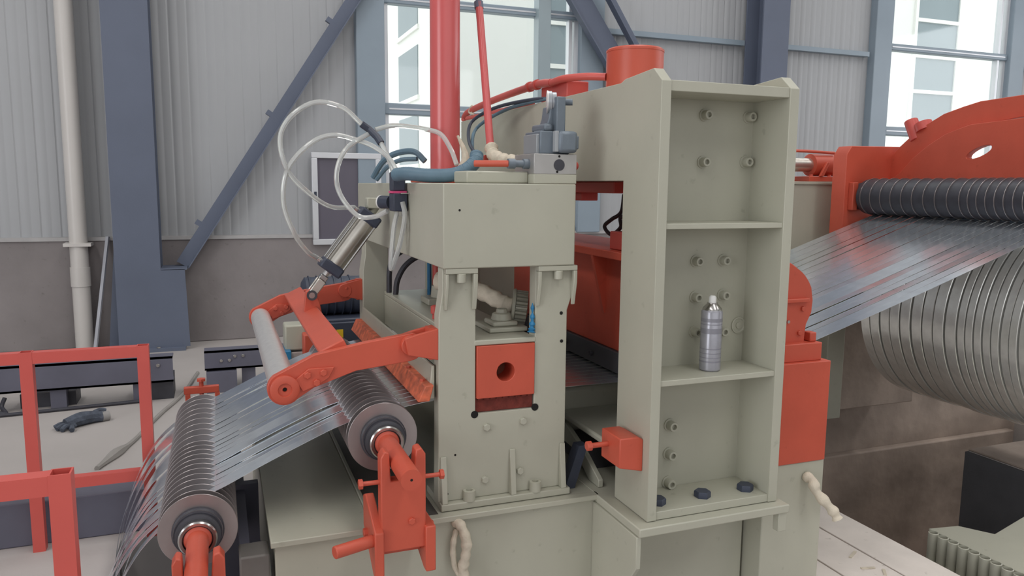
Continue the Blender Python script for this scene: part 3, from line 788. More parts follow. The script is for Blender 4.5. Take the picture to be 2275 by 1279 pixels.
# ------------------------------------------------------------------ swing arm with chrome roller
sa = thing('swing_arm', (.4, 3.2, .90), 'orange swing arm frame carrying a shiny roller over the strips', 'swing arm')
def armplate(y0, y1):
    tip = (.18, .957); r = .053
    pts = circ(tip[0], tip[1], r, 14, math.radians(128), math.radians(318), True)
    pts += [(.27, .953), (.405, .998), (.585, 1.017)]
    pts += circ(.585, 1.065, .047, 8, math.radians(-85), math.radians(80), True)
    pts += [(.43, 1.088), (.275, 1.06)]
    return MB().prism(pts, 'y', y0, y1).build('arm_plate', ORANGE, sa, bevel=.002)
pf = armplate(2.474, 2.504); pr_ = armplate(3.885, 3.915)
for pl, y0, sgn in ((pf, 2.474, -1), (pr_, 3.885, -1)):
    MB().lathe([(.045, 0), (.045, .014), (.038, .018), (.022, .018), (.020, .012), (.008, .012), (.006, .006)], (.18, y0, .957), (0, sgn, 0), 36).build('bearing_cap', ORANGE, pl)
    MB().cyl((.18, y0 - .0075, .957), (.18, y0 - .0055, .957), .006, n=10).build('centre_hole', BLACKH, pl)
    MB().prism([(.212, .985), (.255, 1.018), (.335, 1.018), (.318, .985), (.285, .963), (.235, .945)], 'y', y0 - .008, y0).build('pad_plate', ORANGE, pl, bevel=.002)
    for bx, bz in ((.250, .998), (.300, 1.003), (.278, .972)):
        place('bolt', HEXO, pl, (bx, y0 - .008, bz), (0, -1, 0), .95)
    MB().cyl((.585, y0 + .03, 1.073), (.585, y0 - .022, 1.073), .033, n=28).build('pivot_pin', ORANGE, pl, bevel=.002)
    place('bolt', HEXO, pl, (.592, y0 - .022, 1.085), (0, -1, 0), .5)
cx, cz = .345, 1.058
MB().obox((cx, 3.195, cz - .005), (.088, 1.38, .062), Euler((0, math.radians(-25), 0))).build('cross_bar', ORANGE, sa, bevel=.005)
tab = MB().prism([(.320, 1.06), (.395, 1.06), (.385, 1.115), (.372, 1.16), (.352, 1.172), (.330, 1.16)], 'y', 3.236, 3.264).build('clevis_tab', ORANGE, sa, bevel=.003)
rl = MB().lathe([(.040, 0)] + [(.045 - (.0008 if k % 2 else 0), .004 + 1.358 * k / 90) for k in range(91)] + [(.040, 1.366)], (.18, 2.512, .957), (0, 1, 0), 40).build('roll', CHROME, sa)

# ------------------------------------------------------------------ pneumatic cylinder
pcx = thing('pneumatic_cylinder', (.354, 3.285, 1.14), 'silver pneumatic cylinder with dark end caps driving the swing arm', 'cylinder')
A = V(.352, 3.25, 1.148); B = V(.62, 3.25, 1.50)
dv = (B - A).normalized(); L = (B - A).length
sv = V(0, 1, 0); nv = dv.cross(sv)
RM = Matrix((nv, sv, dv)).transposed()
def along(t): return A + dv * t
MB().cyl(along(.155), along(.375), .043, n=36).build('barrel', ALU, pcx)
for t0, t1 in ((.115, .16), (.372, .42)):
    MB().obox((along(t0) + along(t1)) / 2, (.098, .098, t1 - t0), RM).build('end_cap', NAVY, pcx, bevel=.008)
for sx in (-1, 1):
    for sy in (-1, 1):
        off = nv * sx * .041 + sv * sy * .041
        MB().cyl(along(.135) + off, along(.395) + off, .0055, n=10).build('tie_rod', STEEL, pcx)
MB().cyl(along(.07), along(.12), .0125, n=16).build('piston_rod', CHROME, pcx)
MB().obox(along(.085), (.034, .034, .022), RM).build('lock_nut', STEEL, pcx, bevel=.003)
for sy in (-1, 1):
    c = sv * sy * .026
    MB().obox(along(.04) + c, (.036, .012, .07), RM).build('clevis_cheek', ALU, pcx, bevel=.004)
MB().cyl(along(0.0) - sv * .04, along(0.0) + sv * .05, .017, n=20).build('clevis_pin', STEEL, pcx)
MB().ring(along(0.0) - sv * .044, along(0.0) - sv * .036, .021, .0125, 24).build('pin_washer', DARK, pcx)
MB().cyl(along(.42), along(.47), .018, n=16).build('rear_eye', CREAM, pcx)
MB().box(.585, .682, 3.22, 3.28, 1.50, 1.545).build('mount_lug', CREAM, pcx, bevel=.005, label='cream mounting lug')
F1 = along(.137) + nv * .049; F2 = along(.396) + nv * .049
for fpt in (F1, F2):
    MB().cyl(fpt - nv * .006, fpt + nv * .022, .009, n=12).build('hose_fitting', STEEL, pcx)

# solenoid valve on the left face of the top beam
sv_ = thing('solenoid_valve', (.64, 2.93, 1.50), 'dark solenoid valve with a pink label on the beam side', 'valve')
MB().box(.622, .676, 2.88, 2.96, 1.50, 1.568).build('valve_body', NAVY, sv_, bevel=.004)
MB().box(.622, .672, 2.895, 2.955, 1.576, 1.648).build('coil_block', NAVY, sv_, bevel=.005)
MB().box(.62, .674, 2.885, 2.957, 1.568, 1.576).build('label_band', PINK, sv_)
MB().box(.645, .70, 2.858, 2.88, 1.566, 1.570).build('mount_plate', STEEL, sv_)
MB().lathe([(.025, 0), (.025, .05), (.022, .052)], (.635, 2.99, 1.532), (-.55, .83, 0), 20).build('end_knob', NAVY, sv_)
MB().lathe([(.0265, 0), (.0265, .006), (.02, .007)], V(.635, 2.99, 1.532) + V(-.55, .83, 0).normalized() * .05, (-.55, .83, 0), 20).build('knob_rim', WHITEL, sv_)
MB().box(.64, .655, 2.87, 2.882, 1.482, 1.50).build('exhaust_port', STEEL, sv_)
# tee connector
MB().tube([(.545, 3.1, 1.835), (.575, 3.1, 1.815), (.60, 3.07, 1.785), (.612, 3.05, 1.76)], .014, n=10, smooth=False).build('tee_connector', NAVY, label='dark tee connector joining the clear air tubes', cat='connector')

def tube_thing(path, label, r=.0095, m=CLEAR, name='air_tube', cat='tube', group=None, n=10):
    return MB().tube(path, r, n=n, sub=8).build(name, m, label=label, cat=cat, group=group)
G = 'clear air tubes around the pneumatic cylinder'
tube_thing([(.545, 3.1, 1.835), (.471, 3.1, 1.896), (.369, 3.1, 1.91), (.276, 3.1, 1.851), (.236, 3.1, 1.765), (.262, 3.1, 1.647), (.344, 3.13, 1.562), (.43, 3.18, 1.51), tuple(F2 + nv * .02)],
           'clear air tube making the largest upper loop from the tee down to the cylinder top', group=G)
tube_thing([(.645, 2.92, 1.65), (.63, 2.99, 1.70), (.585, 3.05, 1.745), (.521, 3.1, 1.774), (.435, 3.1, 1.789), (.349, 3.1, 1.755), (.262, 3.1, 1.656), (.242, 3.1, 1.527), (.281, 3.12, 1.406), (.335, 3.18, 1.33), tuple(F1 + nv * .02)],
           'clear air tube looping left from the valve to the lower end of the cylinder', group=G)
tube_thing([(.575, 3.1, 1.80), (.478, 3.05, 1.736), (.439, 3.05, 1.649), (.449, 3.05, 1.563), (.508, 3.02, 1.482), (.57, 2.99, 1.476), (.612, 2.95, 1.50)],
           'clear air tube curling from the tee under to the valve', group=G)
tube_thing([(.612, 3.05, 1.76), (.63, 3.0, 1.70), (.638, 2.95, 1.645)], 'short clear air tube from the tee straight down to the valve', group=G)
tube_thing([(.655, 2.875, 1.535), (.660, 2.86, 1.48), (.640, 2.86, 1.38), (.615, 2.87, 1.295), (.607, 2.87, 1.29), (.612, 2.88, 1.34), (.625, 2.89, 1.44), (.640, 2.90, 1.495)],
           'clear air tube hanging in a narrow loop below the valve', group=G)
tube_thing([(.60, 3.1, 1.815), (.66, 3.1, 1.832), (.72, 3.1, 1.833), (.80, 3.08, 1.822), (.845, 3.02, 1.80), (.875, 2.98, 1.74), (.89, 2.95, 1.68)], 'clear air tube running right from the tee across the window', group=G)

# corrugated hose on the stand top
def corr(t): return .025 + .0007 * math.sin(t * 260)
MB().tube([(.628, 2.86, 1.636), (.66, 2.80, 1.640), (.72, 2.74, 1.634), (.79, 2.69, 1.636), (.84, 2.67, 1.655), (.875, 2.67, 1.685), (.887, 2.69, 1.71)], corr, n=12, sub=16).build('corrugated_hose', HOSEB, label='thick blue grey corrugated hose lying on the stand top', cat='hose')
MB().tube([(.655, 3.45, 1.63), (.69, 3.40, 1.70), (.74, 3.35, 1.735), (.80, 3.28, 1.74), (.84, 3.25, 1.70)], .013, n=8).build('blue_hose', HOSEB, label='blue hose bundle arching behind the foot of the red tube', cat='hose')
MB().tube([(.66, 3.40, 1.62), (.70, 3.36, 1.675), (.75, 3.32, 1.705), (.81, 3.27, 1.71)], .010, n=8).build('blue_hose', HOSEB, label='thinner blue hose below the arching bundle behind the red tube', cat='hose')
MB().tube([(1.06, 3.2, 1.72), (1.10, 3.45, 1.80), (1.16, 3.60, 1.90), (1.22, 3.45, 1.955), (1.27, 3.15, 1.965), (1.31, 2.95, 1.955)], .008, n=8).build('blue_hose', NAVY, label='upper dark blue hose running up to the press beam', cat='hose')
MB().tube([(1.05, 3.18, 1.70), (1.10, 3.40, 1.77), (1.17, 3.55, 1.87), (1.24, 3.35, 1.94), (1.29, 3.05, 1.958), (1.31, 2.93, 1.95)], .008, n=8).build('blue_hose', HOSEB, label='lower blue hose running up to the press beam', cat='hose')

# red hydraulic tube standing on the beam
rt = thing('hydraulic_tube', (.9, 3.15, 1.607), 'tall glossy red hydraulic tube rising from the entry stand', 'hydraulic tube')
MB().cyl((.9, 3.15, 1.64), (.9, 3.15, 5.2), .0615, n=40).build('tube', PINKRED, rt)
MB().box(.78, 1.02, 3.03, 3.27, 1.609, 1.64).build('foot_plate', ORANGE, rt, bevel=.004)
MB().tube([(.945, 3.06, 1.66), (.955, 3.04, 1.70), (.95, 3.05, 1.745), (.93, 3.07, 1.80)], lambda t: .024 * (1 - .8 * t), n=10).build('paper_wrap', CREAM2, rt)
MB().cyl((.99, 3.02, 1.70), (1.02, 2.98, 1.70), .022, n=16).build('elbow_port', RED, rt)
rod = thing('lever_rod', (1.04, 2.95, 1.72), 'slim red rod leaning upward right of the hydraulic tube', 'rod')
MB().tube([(1.048, 3.0, 1.745), (1.062, 3.2, 2.36)], .016, n=14, smooth=False).build('rod', PINKRED, rod)
MB().tube([(1.062, 3.2, 2.355), (1.085, 3.5, 3.4)], .011, n=12, smooth=False).build('extension_rod', STEELBLUE, rod)
MB().lathe([(.019, 0), (.019, .03), (.014, .034)], (1.0615, 3.195, 2.335), (.014, .2, .62), 14).build('collar', STEELBLUE, rod)
MB().tube([(1.046, 2.99, 1.755), (1.045, 2.95, 1.72), (1.05, 2.85, 1.70), (1.04, 2.70, 1.69), (1.03, 2.60, 1.685)], lambda t: .026 - .006 * t + .004 * math.sin(t * 40), n=12).build('tape_wrap', CREAM2, rod)
# plinth and manifold
MB().box(.78, 1.0, 2.47, 2.62, 1.608, 1.648).build('stand_plinth', CREAM, bevel=.005, label='low cream plinth bar on the stand top beside the steel manifold', cat='plinth')
mf = thing('hydraulic_manifold', (1.08, 2.5, 1.607), 'bright steel manifold block with a round black port', 'manifold')
MB().box(1.0, 1.158, 2.42, 2.60, 1.608, 1.64).build('spacer', CREAM, mf, bevel=.002)
MB().box(1.0, 1.158, 2.42, 2.60, 1.64, 1.708).build('steel_block', mat('milled_steel', (176, 174, 172), .4, .6, var=.1, scale=10), mf, bevel=.002)
MB().cyl((1.092, 2.42, 1.671), (1.092, 2.417, 1.671), .0195, n=24).build('port_plug', BLACKRUB, mf)
for px, pz in ((1.092, 1.700), (1.085, 1.648)): MB().cyl((px, 2.42, pz), (px, 2.4185, pz), .004, n=10).build('screw_hole', BLACKH, mf)
MB().lathe([(.017, 0), (.017, .02), (.012, .021), (.012, .05), (.017, .051), (.017, .075)], (1.0, 2.47, 1.674), (-1, 0, 0), 16).build('port_fitting', VALVE, mf)
MB().cyl((.93, 2.47, 1.674), (.83, 2.54, 1.674), .0115, n=14).build('orange_pipe', ORANGE, mf)
MB().cyl((1.158, 2.50, 1.672), (1.20, 2.52, 1.672), .016, n=14).build('outlet_stub', RED, mf)
vl = thing('control_valve', (1.09, 2.5, 1.708), 'grey directional valve stacked on the steel manifold', 'valve')
MB().box(1.03, 1.14, 2.44, 2.58, 1.709, 1.785).build('lower_body', VALVE, vl, bevel=.004)
MB().box(1.02, 1.06, 2.45, 2.57, 1.709, 1.775).build('side_body', mat('pale_valve_side', (150, 154, 158), .45, .3), vl, bevel=.003)
MB().box(1.085, 1.155, 2.405, 2.46, 1.712, 1.785).build('solenoid_coil', VALVE, vl, bevel=.012)
MB().box(1.15, 1.163, 2.415, 2.45, 1.725, 1.77).build('coil_cap', VALVE, vl, bevel=.004)
MB().box(1.075, 1.088, 2.415, 2.44, 1.715, 1.785).build('terminal_strip', mat('pale_terminal', (160, 164, 168), .5), vl, bevel=.002)
MB().box(1.045, 1.075, 2.44, 2.56, 1.785, 1.81).build('adjuster_housing', VALVE, vl, bevel=.008)
MB().prism([(1.055, 1.785), (1.125, 1.785), (1.12, 1.83), (1.105, 1.87), (1.075, 1.87), (1.07, 1.83)], 'y', 2.46, 2.53).build('neck', VALVE, vl, bevel=.004)
MB().prism([(1.045, 1.785), (1.075, 1.785), (1.065, 1.81), (1.05, 1.81)], 'y', 2.45, 2.54).build('neck_lug', VALVE, vl, bevel=.003)
MB().box(1.085, 1.118, 2.43, 2.47, 1.775, 1.90).build('front_plate', VALVE, vl, bevel=.004)
MB().lathe([(.038, 0), (.038, .014), (.034, .016), (.034, .03), (.02, .032)], (1.075, 2.49, 1.885), (1, -.35, 0), 24).build('adjust_dial', mat('pale_dial', (168, 172, 178), .35, .5), vl)
MB().lathe([(.0395, 0), (.0395, .004)], (1.073, 2.4905, 1.885), (1, -.35, 0), 24).build('dial_rim', CHROME, vl)
MB().cyl((1.095, 2.48, 1.885), (1.152, 2.45, 1.885), .011, n=12).build('lever', VALVE, vl)
MB().lathe([(.015, 0), (.015, .012), (.010, .014)], (1.09, 2.482, 1.90), (0, 0, 1), 8).build('top_nut', VALVE, vl)

# ------------------------------------------------------------------ tension press (tall portal)
tp = thing('tension_press', (1.55, 3.15, ZB), 'tall cream press portal with open bays bolts and shelves', 'press frame')
YF = 2.10
def portal(x0, x1, nm, ears):
    pts = [(YF, ZB + .002), (2.325, ZB + .002), (2.325, 1.62), (3.95, 1.62), (3.95, ZB + .002), (4.18, ZB + .002), (4.18, 1.95)]
    pts += [(2.36, 1.945), (2.33, 1.955), (2.15, 1.967), (YF, 1.925)]
    return MB().prism(pts, 'x', x0, x1).build(nm, CREAM, tp, bevel=.002)
pl = portal(1.287, 1.322, 'side_plate', True)
pr2 = portal(1.775, 1.812, 'side_plate', True)
MB().box(1.322, 1.775, 2.285, 2.325, ZB + .002, 1.95).build('web_plate', CREAM, tp)
MB().box(1.322, 1.775, 3.95, 3.99, ZB + .002, 1.95).build('web_plate', CREAM, tp)
fr = MB().box(1.322, 1.775, YF + .004, 2.285, 1.895, 1.928).build('top_plate', CREAM, tp, bevel=.002)
s1 = MB().box(1.322, 1.775, YF + .004, 2.285, 1.468, 1.486).build('shelf', CREAM, tp, bevel=.002)
s2 = MB().box(1.322, 1.775, YF + .004, 2.285, .958, .977).build('shelf', CREAM, tp, bevel=.002)
s3 = MB().box(1.322, 1.775, YF + .004, 2.285, ZB + .002, ZB + .03).build('foot_plate', CREAM, tp, bevel=.002)
MB().box(1.322, 1.775, 2.325, 3.95, 1.62, 1.645).build('beam_bottom', CREAM, tp)
MB().box(1.322, 1.775, 2.325, 3.95, 1.915, 1.94).build('beam_top', CREAM, tp)
for bx, bz in [(1.572, 1.845), (1.752, 1.845), (1.571, 1.687), (1.747, 1.69), (1.56, 1.345), (1.673, 1.345), (1.562, 1.218), (1.677, 1.221), (1.565, 1.094), (1.679, 1.09)]:
    place('bolt', CAPC, tp, (bx, 2.285, bz), (0, -1, 0), 1.0)
for bz in (.762, .656, .55): place('bolt', CAPC, tp, (1.479, 2.285, bz), (0, -1, 0), 1.1)
MB().lathe([(.030, 0), (.030, .005), (.025, .006), (.022, .003), (.012, .003), (.012, .007), (.004, .008)], (1.752, 2.285, 1.107), (0, -1, 0), 28).build('round_plug', CREAM, tp)
for px, py in ((1.365, 2.165), (1.545, 2.165), (1.725, 2.165)):
    MB().lathe([(.029, 0), (.029, .018), (.026, .022)], (px, py, ZB + .03), (0, 0, 1), 6).build('anchor_nut', NAVY, tp, label='dark anchor nut')
# spray can
cn = thing('spray_can', (1.57, 2.19, .977), 'silver grey spray can with a white nozzle standing on the lower shelf', 'spray can')
MB().lathe([(.033, .0), (.036, .004), (.036, .203), (.033, .209)], (1.57, 2.19, .978), (0, 0, 1), 36).build('can_body', CAN, cn)
MB().lathe([(.033, .209), (.031, .216), (.018, .230), (.018, .234)], (1.57, 2.19, .978), (0, 0, 1), 32).build('can_shoulder', STEEL, cn)
MB().lathe([(.013, .234), (.0125, .252), (.008, .258)], (1.57, 2.19, .978), (0, 0, 1), 20).build('nozzle', WHITEL, cn)
LB = mat('faded_print', (146, 146, 155), .35, .3)
for zz, hh in ((.03, .006), (.045, .003), (.13, .018), (.17, .012), (.16, .003), (.06, .003), (.075, .004)):
    MB().lathe([(.0363, zz), (.0363, zz + hh)], (1.57, 2.19, .978), (0, 0, 1), 36).build('print_band', LB, cn)
# orange side stop
st = thing('stop_block', (1.25, 2.2, .67), 'orange stop block with a push screw on the press side', 'stop')
MB().prism([(1.20, .685), (1.2875, .665), (1.2875, .775), (1.265, .785), (1.20, .785)], 'y', 2.14, 2.27).build('block', ORANGE, st, bevel=.004)
MB().cyl((1.20, 2.22, .745), (1.135, 2.22, .745), .009, n=14).build('push_screw', ORANGE, st)
MB().lathe([(.017, 0), (.017, .014), (.013, .017)], (1.135, 2.22, .745), (-1, 0, 0), 8).build('screw_head', ORANGE, st)

# press internals: orange beam, dark bar, guides
pb = thing('press_beam', (1.55, 3.1, .88), 'heavy orange press beam with a triangular gusset inside the portal', 'press beam')
MB().box(1.44, 1.70, 2.40, 3.74, .965, 1.33).build('beam_body', ORANGE, pb, bevel=.004)
MB().box(1.38, 1.74, 2.40, 3.74, 1.33, 1.36).build('top_flange', ORANGE, pb, bevel=.003)
for yy in (2.72, 3.3): MB().prism([(1.38, 1.33), (1.44, 1.33), (1.44, 1.10), (1.435, 1.10)], 'y', yy, yy + .02).build('gusset', ORANGE, pb)
MB().box(1.425, 1.715, 2.40, 3.74, .882, .965).build('pressure_bar', mat('dark_grey_bar', (82, 84, 88), .5, .3, var=.1), pb, bevel=.003)
for yy in (2.55, 2.8, 3.05, 3.3): place('bolt', hexbolt_mesh('bolt', DARK), pb, (1.425, yy, .92), (-1, 0, 0), .9)
gd = thing('guide_block', (1.55, 2.45, 1.36), 'dark red guide column above the orange press beam', 'guide')
MB().box(1.46, 1.66, 2.37, 2.56, 1.361, 1.615).build('column', RED, gd, bevel=.004)
MB().box(1.42, 1.50, 2.56, 2.66, 1.361, 1.43).build('foot', RED, gd, bevel=.004)
ut = thing('upper_tie', (1.55, 3.1, 1.55), 'red tie bar hanging under the portal beam', 'beam')
MB().box(1.40, 1.70, 2.60, 3.60, 1.575, 1.619).build('tie_bar', RED, ut, bevel=.004)
MB().box(1.45, 1.53, 2.98, 3.10, 1.54, 1.575).build('hanger', RED, ut, bevel=.004)
MB().tube([(1.50, 2.70, 1.57), (1.50, 2.72, 1.50), (1.48, 2.76, 1.47), (1.47, 2.80, 1.44), (1.48, 2.76, 1.41), (1.50, 2.72, 1.44), (1.50, 2.72, 1.48), (1.52, 2.66, 1.49)], .008, n=8).build('black_cable', BLACKRUB, label='black cable looped under the red tie bar', cat='cable')
# lower cream felt box under the strips
lb_ = thing('felt_box', (1.40, 3.0, ZB), 'cream lower box under the strips between entry stand and press', 'box')
MB().box(1.275, 1.74, 2.78, 3.8, .60, .785).build('box_body', CREAM, lb_, bevel=.018)
MB().box(1.27, 1.74, 2.40, 2.78, .675, .70).build('step_plate', CREAM, lb_, bevel=.008)
MB().prism([(3.0, .60), (3.0, .66), (2.72, .66), (2.55, .60), (2.42, ZB + .03), (2.42, ZB + .001), (2.5, ZB + .001), (2.62, .58)], 'x', 1.272, 1.292).build('side_bracket', CREAM, lb_, bevel=.003)
MB().box(1.32, 1.72, 2.6, 3.75, ZB + .001, .60).build('dark_skirt', DARK, lb_)
MB().prism([(1.15, ZB), (1.19, ZB), (1.24, .66), (1.205, .66)], 'y', 2.45, 2.50).build('lever_bar', NAVY, label='dark lever bar standing by the orange stop block', cat='lever')

# things on top of the press
dr = thing('press_cylinder', (1.59, 2.80, 1.945), 'squat orange hydraulic drum on top of the press', 'hydraulic drum')
MB().lathe([(.112, 0), (.112, .19), (.106, .196), (.02, .196)], (1.565, 2.76, 1.94), (0, 0, 1), 48).build('drum', ORANGE, dr)
MB().lathe([(.1135, .182), (.1135, .190)], (1.565, 2.76, 1.94), (0, 0, 1), 48).build('drum_rim', ORANGE, dr)
pp = thing('hydraulic_pipework', (1.36, 3.4, 1.95), 'pinkish red hydraulic pipes along the top of the press beam', 'pipework')
MB().tube([(1.46, 2.80, 2.03), (1.40, 2.86, 2.035), (1.345, 2.95, 2.035), (1.335, 3.05, 2.03)], .015, n=12).build('pipe', RED, pp)
MB().tube([(1.335, 3.05, 2.03), (1.335, 3.22, 2.04), (1.335, 3.75, 2.03), (1.335, 4.15, 2.01), (1.335, 4.26, 1.99), (1.335, 4.28, 1.965)], .017, n=12).build('pipe', RED, pp)
MB().tube([(1.33, 3.25, 1.962), (1.33, 3.7, 1.964), (1.33, 4.2, 1.968)], .014, n=12).build('pipe', RED, pp)
for yy in (3.2, 3.28): MB().ring((1.335, yy, 2.04), (1.335, yy + .02, 2.04), .023, .016, 12).build('pipe_nut', RED, pp)
MB().box(1.36, 1.46, 2.95, 3.22, 1.951, 2.03).build('valve_box', RED, pp, bevel=.005)
MB().box(1.33, 1.37, 4.10, 4.22, 1.951, 1.985).build('joint_block', CREAM2, pp, bevel=.004)
MB().tube([(1.33, 4.12, 1.99), (1.325, 4.1, 2.03), (1.32, 4.14, 2.0), (1.325, 4.06, 1.98)], .006, n=6).build('wire_tie', CREAM2, pp)

# ------------------------------------------------------------------ exit deflector at the right of the press
xd = thing('exit_pedestal', (1.97, 2.6, 0), 'cream pedestal carrying an orange box right of the press', 'pedestal')
MB().box(1.84, 2.115, 2.205, 2.46, 0, .586).build('column', CREAM, xd, bevel=.004)
MB().box(1.838, 2.113, 2.20, 2.46, .586, .968).build('orange_box', ORANGE, xd, bevel=.003)
MB().box(1.84, 2.085, 2.22, 2.46, .968, 1.035).build('bearing_base', ORANGE, xd, bevel=.003)
MB().box(2.045, 2.075, 2.24, 2.28, 1.035, 1.07).build('adjuster_nut', ORANGE, xd, bevel=.004)
prof = [(1.84, 1.03), (2.025, 1.03)] + [(2.025, 1.05), (2.03, 1.10), (2.052, 1.145), (2.055, 1.19), (2.045, 1.24)] + circ(1.90, 1.17, .16, 10, math.radians(25), math.radians(90), True) + [(1.84, 1.33)]
MB().prism(prof, 'y', 2.25, 2.42).build('bearing_housing', ORANGE, xd, bevel=.004)
MB().prism([(1.84, 1.195)] + circ(1.90, 1.16, .185, 12, math.radians(10), math.radians(88), True) + [(1.84, 1.345)], 'y', 2.29, 2.46).build('gear_guard', ORANGE, xd, bevel=.004)
MB().box(1.84, 2.03, 2.235, 2.25, 1.185, 1.20).build('guard_rib', ORANGE, xd, bevel=.003)
for bx, bz in ((2.01, 1.16), (2.0, 1.07)): place('bolt', HEXO, xd, (bx, 2.25, bz), (0, -1, 0), .8)
MB().cyl((1.945, 2.25, 1.115), (1.945, 2.243, 1.115), .006, n=12).build('grease_nipple', STEEL, xd)
df = thing('deflector_roll', (DEF[0], 3.1, DEF[1] - DEF[2]), 'dark steel deflector roll holding the strips down after the press', 'roller')
MB().cyl((DEF[0], 2.475, DEF[1]), (DEF[0], 3.72, DEF[1]), DEF[2] - .0005, n=48).build('roll_barrel', DARK, df)
MB().cyl((DEF[0], 2.462, DEF[1]), (DEF[0], 3.748, DEF[1]), .04, n=20).build('shaft', STEEL, df)
MB().box(1.84, 2.09, 3.75, 4.0, 0, 1.2).build('exit_pedestal', CREAM, bevel=.005, label='cream far side pedestal of the deflector roll', cat='pedestal')
MB().tube([(2.03, 2.203, .53), (2.032, 2.17, .525), (2.035, 2.15, .49), (2.055, 2.12, .455), (2.075, 2.10, .425), (2.085, 2.09, .40)], lambda t: .018 + .003 * math.sin(t * 26), n=12, sub=10).build('taped_cable', CREAM2, label='cream paper taped cable sticking out of the right pedestal', cat='cable')

# ------------------------------------------------------------------ recoiler with separator shaft
rs = thing('recoiler_separator', (3.95, 3.4, 1.3), 'orange recoiler overarm with a black disc separator shaft', 'recoiler arm')
ax, az = SEP[0], SEP[1]
sh = MB().cyl((ax, 2.2, az), (ax, 3.70, az), SEP[2] - .0005, n=48).build('separator_shaft', BLACKRUB, rs)
MB().cyl((ax, 3.66, az), (ax, 3.76, az), .085, n=40).build('end_collar', BLACKRUB, rs)
ys_ = [edges[0][0] - .003] + [(edges[k][1] + edges[k + 1][0]) / 2 for k in range(N - 1)] + [edges[-1][1] + .003]
dm = MB().lathe([(.10, -.0013), (.1115, -.0013), (.112, 0), (.1115, .0013), (.10, .0013)], (0, 0, 0), (0, 0, 1), 64).mesh('separator_disc', DISC)
for yy in ys_: place('separator_disc', dm, sh, (ax, yy, az), (0, 1, 0))
sp = MB().lathe([(.10, -.012), (.1125, -.012), (.1125, .012), (.10, .012)], (0, 0, 0), (0, 0, 1), 56).mesh('rubber_spacer', BLACKRUB)
ep = MB().prism([(3.63, 1.25), (3.63, 1.81), (3.665, 1.862), (4.25, 1.87), (4.25, 1.25)], 'y', 3.76, 3.87).build('end_plate', ORANGE, rs, bevel=.004)
MB().box(3.66, 3.70, 3.72, 3.76, 1.47, 1.64).build('end_lug', ORANGE, rs, bevel=.004)
# arched arm: rim plate behind, main plate in front with a slot
arch = [(4.0, 1.60), (3.885, 1.69), (3.80, 1.77), (3.706, 1.86), (3.60, 1.94), (3.521, 1.985), (3.403, 2.04), (3.28, 2.07), (3.178, 2.09), (2.934, 2.10), (2.5, 2.06), (2.2, 2.0)]
MB().prism(arch + [(2.2, 1.92), (2.5, 1.96), (2.934, 1.985), (3.2, 1.955), (3.40, 1.88), (3.60, 1.75), (3.74, 1.60)], 'x', 3.99, 4.10).build('rim_plate', ORANGE, rs, bevel=.003)
inner = [(3.80, 1.60), (3.643, 1.70), (3.55, 1.79), (3.45, 1.86), (3.349, 1.915), (3.25, 1.945), (3.182, 1.962), (2.885, 1.975), (2.5, 1.95), (2.2, 1.90), (2.2, 1.60)]
def slot(cy, cz, a, b, tilt, n=20):
    return [(cy + a * math.cos(t) * math.cos(tilt) - b * math.sin(t) * math.sin(tilt), cz + a * math.cos(t) * math.sin(tilt) + b * math.sin(t) * math.cos(tilt)) for t in [2 * PI * k / n for k in range(n)]]
MB().prism(inner, 'x', 3.94, 3.985, holes=[slot(3.12, 1.808, .080, .026, math.radians(-20))]).build('arm_plate', ORANGE, rs, bevel=.002)
kb = MB().cyl((4.02, 3.60, 1.90), (4.02, 3.66, 2.02), .04, n=20).build('pivot_boss', RED, rs, bevel=.004)
MB().cyl((4.02, 3.55, 1.955), (4.02, 3.57, 2.0), .05, n=24).build('boss_cap', RED, kb)
# cream recoiler housing with pillow block on top
rh = thing('recoiler_housing', (3.9, 4.3, 0), 'cream recoiler housing behind the orange end plate', 'housing')
MB().box(3.40, 4.9, 4.02, 4.9, .95, 1.64).build('cabinet', CREAM, rh, bevel=.006)
MB().box(3.46, 4.9, 4.25, 4.9, 0, .95).build('concrete_plinth', PITM, rh, bevel=.01)
MB().box(3.9, 4.05, 4.1, 4.25, 0, .95).build('support_leg', CREAM, rh, bevel=.006)
MB().box(3.39, 4.91, 4.01, 4.91, 1.625, 1.645).build('cabinet_lid', CREAM, rh, bevel=.004)
bk = thing('pillow_block', (3.75, 4.15, 1.645), 'orange pillow block with a grey shaft on the cream housing', 'bearing')
MB().box(3.62, 3.92, 4.06, 4.22, 1.646, 1.68).build('foot', ORANGE, bk, bevel=.004)
MB().lathe([(.06, 0), (.072, .004), (.072, .20), (.06, .205)], (3.68, 4.14, 1.755), (1, 0, 0), 32).build('housing_barrel', ORANGE, bk)
MB().prism([(3.70, 1.68), (3.73, 1.68), (3.775, 1.77), (3.755, 1.775)], 'y', 4.05, 4.07).build('stiffener', ORANGE, bk, bevel=.003)
for bx in (3.65, 3.80): place('bolt', HEXO, bk, (bx, 4.08, 1.68), (0, 0, 1), 1.1)
MB().cyl((3.45, 4.14, 1.755), (4.05, 4.14, 1.755), .045, n=28).build('grey_shaft', ALU, bk)
MB().tube([(3.40, 4.10, 1.842), (3.62, 4.10, 1.842), (3.85, 4.10, 1.835)], .010, n=8).build('grease_line', ORANGE, bk)
MB().box(3.42, 3.47, 4.06, 4.22, 1.646, 1.755).build('shaft_support', ALU, bk)

